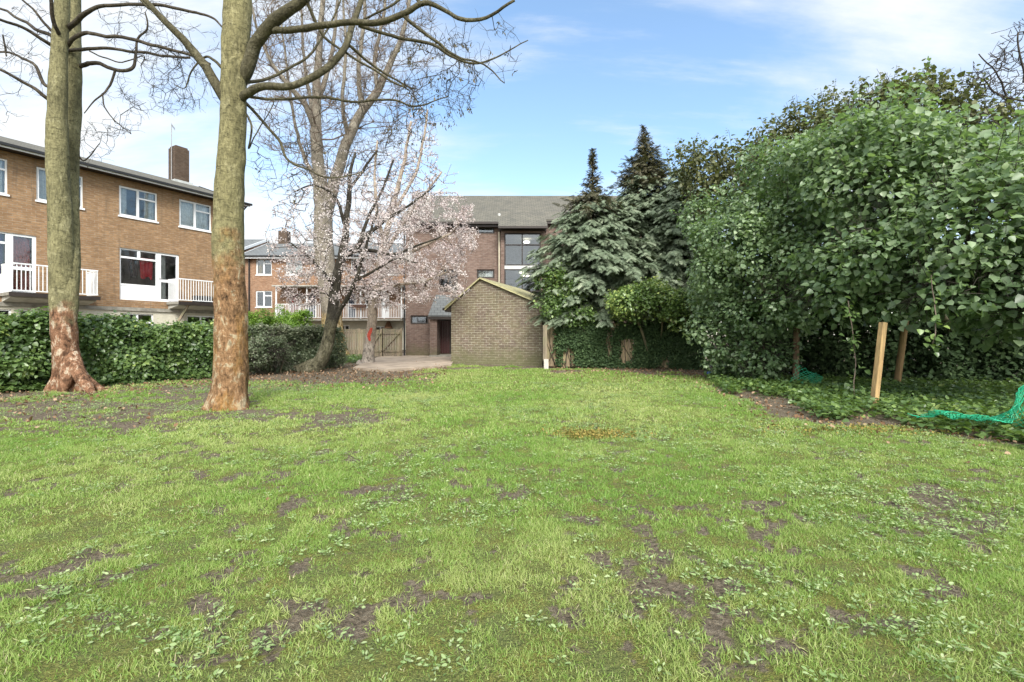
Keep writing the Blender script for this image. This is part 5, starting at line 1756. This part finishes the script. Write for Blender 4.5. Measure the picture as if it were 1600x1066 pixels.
CONIF = leaf_mat('conifer_spray', [(0, (0.085, 0.115, 0.07)), (.5, (0.19, 0.24, 0.16)), (1, (0.36, 0.41, 0.29))], rough=.6, spec=.3, trans=.12)
CONIF_T = leaf_mat('conifer_spray_brown', [(0, (0.05, 0.055, 0.032)), (.5, (0.11, 0.105, 0.062)), (1, (0.20, 0.175, 0.11))], rough=.6, spec=.3, trans=.12)


def leaves_at(centres, normals, per, spread, size, tv=IVY_V, tf=IVY_F, up=.5, jit=.55, rbias=0.0, droop=.8, tint=None):
    """each shoot = a little fan of leaves facing out and up"""
    n = len(centres) * per
    c = np.repeat(centres, per, 0); nm = np.repeat(normals, per, 0)
    off = R.normal(size=(n, 3)) * spread
    off -= nm * np.sum(off * nm, 1)[:, None] * .45
    pos = c + off
    nrm = unit(nm * .65 + np.array([0, 0, up + .2]) + R.normal(size=(n, 3)) * jit)
    xd = unit(off / (spread + 1e-6) * .5 + np.array([0, 0, -droop]) + nm * .2 + R.normal(size=(n, 3)) * .5)
    xd = xd - nrm * np.sum(xd * nrm, 1)[:, None]
    rot = basis(xd, nrm)
    sh = np.repeat(R.uniform(0, 1, len(centres)) if tint is None else tint, per)
    rnd = np.clip(sh * .45 + R.beta(2, 3, n) * .6 + rbias, 0, 1)
    sc = size * (.40 + 1.1 * R.beta(2, 2.2, n))
    return scatter_arrays(tv, tf, pos, rot, sc, rnd)


def blob_shoots(blobs, dens, noise=.28, front=True, seed=0, floor=0.05, inset=.12, freq=1.1):
    """points over the union of bumpy ellipsoids; blob = (centre, radii)"""
    C, Nn = [], []
    for bi, (c, r) in enumerate(blobs):
        c, r = np.array(c, float), np.array(r, float)
        area = 4 * math.pi * (np.mean(r ** 1.6) ** (2 / 1.6))
        n = int(area * dens)
        d = randu(n)
        bump = 1 + noise * (fbm(d * r + c, freq, seed + 5, 3) - .5) * 2
        dep = 1 - np.abs(R.normal(size=n)) * inset
        p = c + d * r * (bump * dep)[:, None]
        nn = unit(d / r)
        keep = p[:, 2] > floor
        toc = unit(np.array([0, 0, H]) - p)
        facing = np.sum(nn * toc, 1)
        if front: keep &= (facing > -.25) | (R.uniform(size=n) < .4)
        for bj, (c2, r2) in enumerate(blobs):
            if bj == bi: continue
            q = (p - np.array(c2)) / np.array(r2)
            keep &= np.sum(q * q, 1) > .72
        C.append(p[keep]); Nn.append(nn[keep])
    return np.concatenate(C), np.concatenate(Nn)


def B(px, py, Y, rx, ry=None, rz=None):
    return (P(px, py, Y), (rx / (1 + ((px - 800) / F) ** 2) ** .5, ry or rx, rz or rx))


def twig_mass(blobs, n, L=.5, rad=.006):
    pts = []
    for c, r in blobs:
        pts.append(ell(max(4, n // len(blobs)), c, np.array(r) * .92))
    p = np.concatenate(pts); p = p[p[:, 2] > .1]
    d = unit(R.normal(size=p.shape)) * L * R.uniform(.4, 1.3, len(p))[:, None]
    mid = p + d * .5 + R.normal(size=p.shape) * L * .08
    return merge([segs(p, mid, np.full(len(p), rad), np.full(len(p), rad * .8), 3), segs(mid, p + d, np.full(len(p), rad * .8), np.full(len(p), rad * .5), 3)])


# ---- the big ivy-covered trees on the right: three trunks, three crowns
def ivy_tree(name, label, foot, blobs, dens, per, size, mat, seed, group=None, spread=.13, cat='tree', trunk_r=.16, twn=1500, noise=.34, rb=0.0, sprigs=0, freq=.8):
    t = thing(name, (foot[0], foot[1], 0), label, cat, group)
    rr0 = np.random.default_rng(seed)
    subs = []
    for c, r in blobs:
        r = np.array(r); mr = float(np.mean(r)); ns_ = int(10 + 5 * mr)
        for _ in range(ns_):
            d = rr0.normal(size=3); d /= np.linalg.norm(d)
            if d[1] > .5: d[1] = -d[1]
            sr_ = mr * rr0.uniform(.24, .48)
            subs.append((np.array(c) + d * r * rr0.uniform(.70, .98), (sr_, sr_, sr_ * .8)))
    C, Nn = blob_shoots([(c, np.array(r) * .76) for c, r in blobs] + subs, dens, noise=noise * .7, seed=seed, freq=freq)
    tint = np.clip(fbm(C, 1.6, seed + 31, 3) * 2.4 - .75 + R.normal(size=len(C)) * .18, 0, 1)
    parts = [leaves_at(C, Nn, per, spread, size, tint=tint, rbias=rb)]
    # inner, larger and fewer, closing the mass
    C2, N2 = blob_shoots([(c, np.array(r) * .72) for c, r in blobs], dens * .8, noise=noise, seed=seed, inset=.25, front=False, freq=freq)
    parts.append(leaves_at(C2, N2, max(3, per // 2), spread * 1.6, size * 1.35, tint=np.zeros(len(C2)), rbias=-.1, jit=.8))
    tw = twig_mass(blobs, twn)
    if sprigs:                                   # loose shoots standing out of the outline
        q = R.choice(len(C), sprigs * 6); q = q[Nn[q][:, 2] > .05][:sprigs]
        dv = unit(Nn[q] + [0, 0, .9] + R.normal(size=(len(q), 3)) * .4) * R.uniform(.2, .65, len(q))[:, None]
        tw = merge([tw, segs(C[q] - dv * .5, C[q] + dv, np.full(len(q), .008), np.full(len(q), .004), 3)])
        k = 7; f = R.uniform(.15, 1.05, len(q) * k)[:, None]
        pc = np.repeat(C[q], k, 0) + np.repeat(dv, k, 0) * f
        parts.append(leaves_at(pc, unit(np.repeat(dv, k, 0) + [0, -.3, 0]), 1, .035, size, tint=np.full(len(pc), .3)))
    v, l, n, r = merge(parts)
    mesh_np('crown', v, l, n, mat, t, rnd=r)
    v, l, n, r = tw; tag(mesh_np('twigs', v, l, n, TWIG, t), kind='stuff')
    arr = []
    for k, (c, rr_) in enumerate(blobs[:4]):
        f0 = np.array([foot[0] + .15 * k, foot[1] + .1 * k, -.1]); m_ = (f0 + np.array(c)) / 2 + [.1 * k, 0, .3]
        pa = catmull([f0, m_, c], 8); arr.append(tube(pa, np.linspace(trunk_r * (1 if k == 0 else .5), .04, len(pa)), 10, .1, seed + k))
    v, l, n, r = merge(arr); mesh_np('trunk', v, l, n, TWIG_L, t, smooth=True)
    return t


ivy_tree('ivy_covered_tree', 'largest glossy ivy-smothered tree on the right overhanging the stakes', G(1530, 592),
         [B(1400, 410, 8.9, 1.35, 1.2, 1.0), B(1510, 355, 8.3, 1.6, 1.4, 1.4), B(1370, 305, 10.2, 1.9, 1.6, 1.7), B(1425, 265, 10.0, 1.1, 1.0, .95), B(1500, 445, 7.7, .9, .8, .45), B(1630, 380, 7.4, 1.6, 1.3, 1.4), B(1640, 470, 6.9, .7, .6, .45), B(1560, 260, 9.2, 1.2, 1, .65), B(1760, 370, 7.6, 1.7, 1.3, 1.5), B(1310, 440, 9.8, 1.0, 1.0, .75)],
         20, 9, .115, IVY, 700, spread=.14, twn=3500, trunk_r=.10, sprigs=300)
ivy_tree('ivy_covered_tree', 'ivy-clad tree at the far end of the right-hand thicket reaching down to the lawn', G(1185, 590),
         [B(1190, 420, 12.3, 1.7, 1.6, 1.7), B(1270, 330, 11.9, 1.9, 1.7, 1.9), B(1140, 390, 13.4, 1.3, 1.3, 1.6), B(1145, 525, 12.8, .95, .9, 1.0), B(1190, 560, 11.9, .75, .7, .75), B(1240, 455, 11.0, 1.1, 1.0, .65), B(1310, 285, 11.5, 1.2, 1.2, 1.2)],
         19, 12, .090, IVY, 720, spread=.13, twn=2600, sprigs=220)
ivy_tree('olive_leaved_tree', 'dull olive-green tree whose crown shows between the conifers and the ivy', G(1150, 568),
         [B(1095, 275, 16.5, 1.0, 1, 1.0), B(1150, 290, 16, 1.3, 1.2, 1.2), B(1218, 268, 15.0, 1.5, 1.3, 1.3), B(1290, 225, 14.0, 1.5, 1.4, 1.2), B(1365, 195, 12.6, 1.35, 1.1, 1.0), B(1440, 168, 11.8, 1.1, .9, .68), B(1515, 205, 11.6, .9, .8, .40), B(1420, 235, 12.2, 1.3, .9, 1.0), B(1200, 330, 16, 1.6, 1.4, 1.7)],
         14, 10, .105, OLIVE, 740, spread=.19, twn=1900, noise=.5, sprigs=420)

# dark understorey of ivy behind the stakes: a bank between trunks
def hedge_bank(name, label, A, B_, h, th, n, size, mat, seed, cat='hedge', hnoise=.25, per=7, tilt=.0, extra_top=None, fade_ends=True):
    """a run of hedge from A to B: leaves over its front, top, ends; inner twigs"""
    A, B_ = np.array(A, float), np.array(B_, float)
    L = float(np.linalg.norm((B_ - A)[:2])); u = (B_ - A) / L; u[2] = 0
    nf = np.array([u[1], -u[0], 0])
    t = thing(name, tuple((A + B_) / 2), label, cat)
    s = R.uniform(0, L, n); k = R.uniform(size=n)
    hh = h * (1 + hnoise * (fbm(np.stack([s, 0 * s, 0 * s + seed], -1), 1.1, seed, 3) - .5) * 2)
    front = k < .62; top = (k >= .62) & (k < .88)
    z = np.where(front, R.uniform(0, 1, n) * hh, hh * (1 - .06 * R.uniform(size=n)))
    d = np.where(front, th / 2, R.uniform(-.5, .5, n) * th)
    back = k >= .88
    z = np.where(back, R.uniform(0, 1, n) * hh, z); d = np.where(back, -th / 2, d)
    p = A + u * s[:, None] + nf * d[:, None]; p[:, 2] = z
    bul = (fbm(p, 1.9, seed + 9, 3) - .55) * th * 1.25
    rnd_edge = np.clip((z / hh - .8) / .2, 0, 1)
    nrm = np.where(top[:, None], np.array([[0, 0, 1.0]]) + nf * .3, np.where(back[:, None], -nf, nf + np.array([[0, 0, 1.0]]) * rnd_edge[:, None] * .9))
    nrm = unit(nrm)
    p = p + nrm * bul[:, None] - nf * (rnd_edge * th * .15 * front)[:, None]
    p[:, 2] = np.maximum(p[:, 2], .03)
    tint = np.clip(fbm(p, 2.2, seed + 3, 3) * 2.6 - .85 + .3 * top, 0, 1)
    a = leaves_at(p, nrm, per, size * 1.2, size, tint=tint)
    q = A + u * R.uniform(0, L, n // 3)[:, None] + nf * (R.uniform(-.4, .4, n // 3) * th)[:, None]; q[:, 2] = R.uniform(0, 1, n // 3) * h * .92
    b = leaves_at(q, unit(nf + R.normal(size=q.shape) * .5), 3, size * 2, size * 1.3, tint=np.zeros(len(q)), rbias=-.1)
    ns_ = int(L * 14)
    q0 = A + u * R.uniform(0, L, ns_)[:, None] + nf * (R.uniform(-.4, .5, ns_) * th)[:, None]; q0[:, 2] = h * .95
    hv = R.uniform(.03, .20, ns_) * (.3 + 1.4 * fbm(q0, 1.3, seed + 5, 2)); dvv = np.stack([R.normal(size=ns_) * .06, R.normal(size=ns_) * .06, hv + .06], -1)
    f_ = R.uniform(.2, 1.05, ns_ * 5)[:, None]
    pc_ = np.repeat(q0, 5, 0) + np.repeat(dvv, 5, 0) * f_
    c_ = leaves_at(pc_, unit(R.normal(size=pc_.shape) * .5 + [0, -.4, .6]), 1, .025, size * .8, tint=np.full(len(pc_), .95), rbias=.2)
    v, l, ln, r = merge([a, b, c_]); mesh_np('foliage', v, l, ln, mat, t, rnd=r)
    m = n // 4
    q = A + u * R.uniform(0, L, m)[:, None] + nf * (R.uniform(-.4, .4, m) * th)[:, None]; q[:, 2] = R.uniform(0, .9, m) * h
    dd = unit(R.normal(size=(m, 3)) + [0, 0, .8]) * R.uniform(.15, .5, m)[:, None]
    v, l, ln, r = segs(q, q + dd, np.full(m, .008), np.full(m, .004), 3); tag(mesh_np('stems', v, l, ln, TWIG, t), kind='stuff')
    return t


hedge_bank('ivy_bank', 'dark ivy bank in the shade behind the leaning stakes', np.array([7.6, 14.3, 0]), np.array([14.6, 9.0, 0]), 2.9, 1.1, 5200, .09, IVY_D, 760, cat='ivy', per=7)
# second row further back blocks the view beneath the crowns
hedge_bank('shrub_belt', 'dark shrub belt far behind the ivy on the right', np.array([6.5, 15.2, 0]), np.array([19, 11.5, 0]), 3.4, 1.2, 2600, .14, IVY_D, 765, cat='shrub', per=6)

# left ivy hedge along the left block
hA = G(-420, 643); hB = G(335, 589.5)
hd = (hB - hA); hd /= np.linalg.norm(hd)
nrm_h = np.array([-hd[1], hd[0], 0])
off = nrm_h * .45
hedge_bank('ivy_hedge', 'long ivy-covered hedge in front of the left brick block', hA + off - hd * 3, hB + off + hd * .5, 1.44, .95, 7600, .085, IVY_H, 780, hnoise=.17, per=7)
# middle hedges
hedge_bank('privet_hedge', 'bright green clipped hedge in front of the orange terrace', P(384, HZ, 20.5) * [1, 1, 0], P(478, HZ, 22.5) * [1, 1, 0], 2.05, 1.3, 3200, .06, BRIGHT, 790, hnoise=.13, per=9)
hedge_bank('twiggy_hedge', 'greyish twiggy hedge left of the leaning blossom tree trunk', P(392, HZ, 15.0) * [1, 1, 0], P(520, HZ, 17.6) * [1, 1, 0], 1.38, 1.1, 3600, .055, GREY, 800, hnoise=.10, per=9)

# sprawling bush on its own stem in front of it
def round_bush(name, label, foot, blobs, dens, per, size, mat, seed, spread=.07, cat='bush', stem_r=.03):
    return ivy_tree(name, label, foot, blobs, dens, per, size, mat, seed, spread=spread, cat=cat, trunk_r=stem_r, twn=700)


round_bush('privet_bush', 'rounded dull green bush on a bare stem just right of the nearest trunk', G(416, 585), [B(412, 548, 14.1, .62, .6, .42), B(396, 560, 14.0, .45, .5, .4), B(430, 545, 14.3, .38, .4, .36)], 80, 9, .045, GREY, 810, spread=.05)

# ---- conifers
def conifer(name, label, foot, H_, rfun, n_br, mat, matT, seed, group, topz, tall=True, frond=.37, lean=(0, 0)):
    t = thing(name, (foot[0], foot[1], 0), label, 'conifer', group)
    rr = np.random.default_rng(seed)
    apex = np.array([foot[0] + lean[0], foot[1] + lean[1], H_])
    base = np.array([foot[0], foot[1], 0.])
    pa = catmull([base - [0, 0, .1], (base + apex) / 2, apex], 16)
    v, l, n, r = tube(pa, np.linspace(.2, .012, len(pa)), 10, .08, seed); mesh_np('trunk', v, l, n, TWIG, t, smooth=True)
    # spray template: flat feather of drooping scales
    tvs, tfs = [], []
    def sprig(a, b, w):
        a, b = np.array(a), np.array(b); d = b - a; s_ = np.array([-d[1], d[0], 0]); s_ = s_ / (np.linalg.norm(s_) + 1e-6) * w
        k = len(tvs); tvs.extend([a - s_ * .35, a + (b - a) * .5 - s_, b, a + (b - a) * .5 + s_]); tfs.append([k, k + 1, k + 2, k + 3])
    for i in range(9):
        x = .08 + i * .105; ln_ = .34 * (1 - x * .62)
        z = -.17 * x * x
        for sgn in (-1, 1):
            sprig((x, 0, z), (x + ln_ * .75, sgn * ln_, z - .05 - .10 * x), .030)
            sprig((x + .04, sgn * .02, z), (x + ln_ * .9, sgn * ln_ * .45, z - .03 - .06 * x), .026)
    sprig((0, 0, 0), (1.05, 0, -.20), .03)
    tvs_ = np.array(tvs)
    parts, partsT, A_, B_2 = [], [], [], []
    zs_ = rr.uniform(.02, 1, n_br) ** .95
    for z in zs_:
        zc = 1.75 + z * (H_ - 1.8)
        rad = rfun(zc) * (0.6 + .6 * rr.random())
        if rad < .02: continue
        an = rr.uniform(0, 2 * math.pi)
        if math.sin(an) > .35 and rr.random() < .5: an = -an
        c = np.array([np.interp(zc, pa[:, 2], pa[:, i]) for i in range(3)])
        dh = np.array([math.cos(an), math.sin(an), 0.])
        top_ = zc + rr.normal() * .45 > topz
        upb = .25 if not top_ else .55
        A_.append(c); end = c + dh * rad + [0, 0, rad * upb - .12 * rad * rad]; B_2.append(end)
        m = max(3, int(rad / .056)) if not top_ else max(4, int(rad / .075))
        for j in range(m):
            f = .25 + .75 * (j + rr.random()) / m
            pt = c + (end - c) * f + rr.normal(size=3) * .05 * min(1, rad)
            pt[2] += .10 * math.sin(math.pi * f) * rad
            yaw = an + rr.normal() * .55
            dirn = np.array([math.cos(yaw), math.sin(yaw), -.15 - .35 * rr.random() if not top_ else .45 * rr.normal() - .1])
            nz = unit(np.array([rr.normal() * .3, rr.normal() * .3, 1.0]) + dh * .35)
            rot = basis(dirn[None], nz[None])
            s_ = frond * (.6 + .6 * rr.random()) * (1.0 if not top_ else .85)
            if top_: s_ *= min(1, max(.42, rad / .62))
            rn = np.clip(.25 + .55 * f * rr.random() + rr.normal() * .12, 0, 1)
            (partsT if top_ else parts).append((pt, rot[0], s_, rn))
    for L_, mm, nm in ((parts, mat, 'crown'), (partsT, matT, 'leader_foliage')):
        if not L_: continue
        v, l, ln, r = scatter_arrays(tvs_, tfs, np.array([q[0] for q in L_]), np.array([q[1] for q in L_]), np.array([q[2] for q in L_]), np.array([q[3] for q in L_]))
        mesh_np(nm, v, l, ln, mm, t, rnd=r)
    A_, B_2 = np.array(A_), np.array(B_2)
    v, l, n, r = segs(A_, B_2, np.full(len(A_), .022), np.full(len(A_), .008), 4); mesh_np('branches', v, l, n, TWIG, t)
    return t


def H_at(py, Y): return H + (HZ - py) / F * Y


gname = 'conifers behind the right-hand fence'
Yc1 = 19.3
h1 = H_at(232, Yc1)
conifer('cypress_tree', 'blue-green conifer with a thin spindly leader nearest the shed', P(926, HZ, Yc1), h1,
        lambda z: max(2.6 * min(1, (z + .6) / 1.8) * max(0, 1 - max(0, z - 4.0) / 3.0) ** .75, .56 * max(.06, (h1 - z) / (h1 - 5.8)) + .04), 620, CONIF, CONIF_T, 21, gname, 6.0)
Yc2 = 20.2
h2 = H_at(197, Yc2)
conifer('cypress_tree', 'tallest conifer with a dark pointed top in the middle of the row', P(1006, HZ, Yc2), h2,
        lambda z: max(2.8 * min(1, (z + .6) / 2.0) * max(0, 1 - max(0, z - 4.2) / 5.2) ** 1.0, 1.25 * max(.05, (h2 - z) / (h2 - 6.4)) + .04), 820, CONIF, CONIF_T, 22, gname, 7.2)
Yc3 = 18.6
h3 = H_at(262, Yc3)
conifer('cypress_tree', 'low spreading conifer filling the gap beside the ivy thicket', P(1062, HZ, Yc3), h3,
        lambda z: 2.1 * min(1, (z + .6) / 2.0) * max(.05, 1 - (z / h3) ** 2.0), 520, CONIF, CONIF_T, 23, gname, 99)
conifer('cypress_tree', 'short pale-tipped conifer in front of the others hiding their trunks', P(965, HZ, 18.6), H_at(385, 18.6),
        lambda z: 1.5 * min(1, (z + .4) / 1.6) * max(.05, 1 - (z / 5.0) ** 2.2), 300, CONIF, CONIF_T, 24, gname, 99)

# ivy over the fence
ivy_tree('climbing_ivy', 'pale green ivy mound on top of the fence below the conifers', P(1020, HZ, 17.0),
         [B(985, 480, 16.2, .9, .7, .5), B(1035, 472, 16.1, .95, .7, .58), B(1078, 482, 16.0, .75, .7, .6), B(1010, 462, 16.3, .7, .7, .4)], 38, 10, .085, IVY_H, 830, cat='ivy', trunk_r=.05, twn=900, rb=.26)
ivy_tree('climbing_ivy', 'bright green ivy climbing beside the shed roof corner', P(868, HZ, 17.6),
         [B(868, 480, 17.5, .55, .45, .6), B(862, 440, 17.8, .35, .4, .7), B(905, 495, 17.3, .6, .4, .35), B(890, 465, 17.5, .5, .4, .5)], 42, 10, .085, IVY_H, 840, cat='ivy', trunk_r=.04, twn=400, rb=.10)


def curtain_ivy(name, label, A, B_, z0, z1, n, size, mat, seed, holes=(), thick=.12):
    A, B_ = np.array(A, float), np.array(B_, float); L = np.linalg.norm(B_ - A); u = (B_ - A) / L; nf = np.array([u[1], -u[0], 0])
    s = R.uniform(0, L, n); z = R.uniform(z0, z1, n)
    keep = fbm(np.stack([s, z, 0 * s], -1), 1.2, seed, 3) > .33
    for (a, b, c, d) in holes: keep &= ~((s > a) & (s < b) & (z > c) & (z < d))
    s, z = s[keep], z[keep]
    p = A + u * s[:, None] + nf * (.05 + thick * R.uniform(size=len(s)))[:, None]; p[:, 2] = z
    t = thing(name, tuple((A + B_) / 2), label, 'ivy')
    v, l, ln, r = leaves_at(p, np.repeat(nf[None], len(p), 0), 6, size, size); mesh_np('leaves', v, l, ln, mat, t, rnd=r)
    m = 60; q = A + u * R.uniform(0, L, m)[:, None] + nf * .04; q[:, 2] = z0
    e = q + u * (R.normal(size=m) * .3)[:, None]; e[:, 2] = z1 * R.uniform(.5, 1, m)
    v, l, ln, r = segs(q, e, np.full(m, .010), np.full(m, .006), 4); mesh_np('stems', v, l, ln, TWIG, t)


Lf = float(np.linalg.norm(g1_ - g0_))
fpx = lambda px: np.interp(px, [853, 1100], [0, Lf])
curtain_ivy('fence_ivy', 'dark small-leaved ivy hanging down the face of the fence', g0_, g1_, .03, 1.65, 7800, .07, IVY_D, 850,
            holes=[(0, fpx(872), 0, 1.7), (fpx(948), fpx(962), .25, 1.4), (fpx(968), fpx(996), .15, 1.15)])

# ground ivy, right and at the far left tree line
def ground_ivy(name, label, fn, n, size, mat):
    x, y = fn(n)
    z = gheight(x, y)
    p = np.stack([x, y, z + R.uniform(.02, .14, len(x))], -1)
    v, l, ln, r = leaves_at(p, np.repeat([[0, 0, 1.0]], len(p), 0), 4, size * .8, size, up=.6, jit=.5, droop=.1)
    tag(mesh_np(name, v, l, ln, mat, rnd=r), label, 'ivy', kind='stuff')


def reg_right(n):
    px = R.uniform(1110, 2150, n); t_ = R.uniform(0, 1, n)
    lim = np.interp(px, YLX, YLY) - np.interp(px, [1110, 1200, 1330, 1450, 1600], [2, 12, 12, 5, 0]) + 24 * (vnoise(np.stack([px / 30, 0 * px, 0 * px], -1), 1, 3) - .5)
    top = np.interp(px, [1100, 1200, 1600, 2150], [586, 594, 606, 622])
    Y0 = F * H / (lim - HZ); Y1_ = F * H / (top - HZ)
    Yv = Y0 + (Y1_ - Y0) * t_
    return (px - 800) / F * Yv, Yv


ground_ivy('ground_ivy', 'trailing ivy carpet in front of the right-hand thicket', reg_right, 9500, .075, IVY_H)


def reg_mid(n):
    px = R.uniform(505, 568, n); py = R.uniform(556, 568, n)
    Yv = F * H / (py - HZ); return (px - 800) / F * Yv, Yv


ground_ivy('tree_foot_ivy', 'low ivy patch around the foot of the tall forked tree', reg_mid, 700, .09, IVY_H)


def reg_left(n):
    px = R.uniform(-100, 335, n); lim = 612 - .073 * px
    py = lim + R.uniform(-6, 3, n)
    Yv = F * H / (py - HZ); return (px - 800) / F * Yv, Yv


ground_ivy('hedge_foot_ivy', 'ivy trailing along the foot of the left hedge', reg_left, 1500, .07, IVY_H)

# ---- stakes
def stake(label, base, top, w, mat, sq=True):
    b, tp_ = np.array(base, float), np.array(top, float)
    d = unit(tp_ - b)
    mb = MB()
    if sq: mb.bar(b - d * .25, tp_, w, w)
    else: mb.rod(b - d * .25, tp_, w / 2, w / 2 * .92, 14)
    o = mb.build('wooden_stake', mat, loc=b, smooth=False)
    if sq:
        md = o.modifiers.new('bevel', 'BEVEL'); md.width = .006; md.segments = 2
    tag(o, label, 'stake', 'wooden stakes under the ivy canopy')
    return o


stake('pale square stake leaning right, nearest of the three', G(1365, 637), P(1380, 504, 7.85), .082, WOODP)
stake('round pole leaning behind the pale stake', G(1401, 604), P(1415, 500, 10.9), .14, wood_mat('round_pole', (0.30, 0.20, 0.10), green=.2), sq=False)
stake('upright brown pole at the left edge of the canopy', G(1243, 602), P(1245, 500, 11.3), .14, WOODD, sq=False)

# ---- dangling vine in front of the stakes
def vine(name, label, pts, size, n):
    path, rr_ = limb(pts, k=8, wig=.08, seed=900)
    t = thing(name, (path[-1][0], path[-1][1], path[-1][2]), label, 'vine')
    v, l, ln, r = tube(path, np.full(len(path), .008), 6, 0); mesh_np('stem', v, l, ln, TWIG_G, t)
    k = R.integers(0, len(path), n); p = path[k] + R.normal(size=(n, 3)) * .06
    v, l, ln, r = leaves_at(p, np.repeat([[0, -1.0, .3]], n, 0), 2, .04, size); mesh_np('leaves', v, l, ln, IVY_H, t, rnd=r)


vine('hanging_vine', 'leafy vine dangling to the ground left of the pale stake', [(1325, 470, 8.6, 3), (1332, 510, 8.6, 3), (1336, 560, 8.6, 3), (1334, 600, 8.5, 2), (1338, 632, 8.4, 2)], .085, 46)
vine('hanging_vine', 'short spray of ivy hanging free right of the stakes', [(1455, 430, 7.2, 3), (1460, 480, 7.2, 3), (1462, 515, 7.1, 2), (1458, 540, 7.1, 2)], .09, 22)

# ---- green netting
NET = plain('green_plastic', (0.03, 0.42, 0.22), .4, .2, 10, spec=.5)


def netting(label, surf, nu, nv, r, fold, seed):
    """surf(u,v) -> base point; crumpled diamond mesh"""
    U, W = np.meshgrid(np.linspace(0, 1, nu), np.linspace(0, 1, nv))
    Pn = np.array([[surf(a, b) for a, b in zip(ru, rw)] for ru, rw in zip(U, W)])
    o = np.stack([fbm(Pn, 3.5, seed + s, 3) - .5 for s in range(3)], -1)
    Pn = Pn + o * fold; Pn[..., 2] = np.maximum(Pn[..., 2], .02)
    A_, B_2 = [], []
    for j in range(nv - 1):
        for i in range(nu - 1):
            A_.append(Pn[j, i]); B_2.append(Pn[j + 1, i + 1])
            A_.append(Pn[j, i + 1]); B_2.append(Pn[j + 1, i])
    A_, B_2 = np.array(A_), np.array(B_2)
    v, l, n, rr_ = segs(A_, B_2, np.full(len(A_), r), np.full(len(A_), r), 4)
    b = np.array([Pn[..., 0].mean(), Pn[..., 1].mean(), 0])
    tag(mesh_np('garden_netting', v, l, n, NET, loc=b), label, 'netting', 'green plastic netting')


def s1(u, w):
    a = P(1480 + 130 * u, 690 - 70 * u * w ** .8 - 12 * u, 5.9 - .3 * w)
    b = np.array([(1425 + 235 * u - 800) / F * (6.1 - .7 * u), 6.1 - .7 * u - .45 * w * (1 - u * .6), .15 + .10 * w + min(.62, max(0, u - .42) * w * 2.2)])
    return b


netting('crumpled green netting rising at the right edge of the frame', s1, 30, 11, .0042, .30, 3)


def s2(u, w): q_ = P(1238 + 40 * u, 602, 10.6); return np.array([q_[0], q_[1] - .15 * w, .1 + .42 * w * (1 - .5 * u)])


netting('small tuft of green netting beside the upright brown pole', s2, 8, 6, .004, .25, 8)

# small blue thing at the bush foot
mb = MB(); bp = P(1107, 583, 13.2)
mb.rod(bp - np.array([0, .02, 0]), bp + np.array([0, -.05, 0.01]), .05, .035, 10)
tag(mb.build('blue_cap', plain('blue_plastic', (0.03, 0.10, 0.55), .4), loc=bp), 'small blue plastic cap caught at the left foot of the right thicket', 'litter')
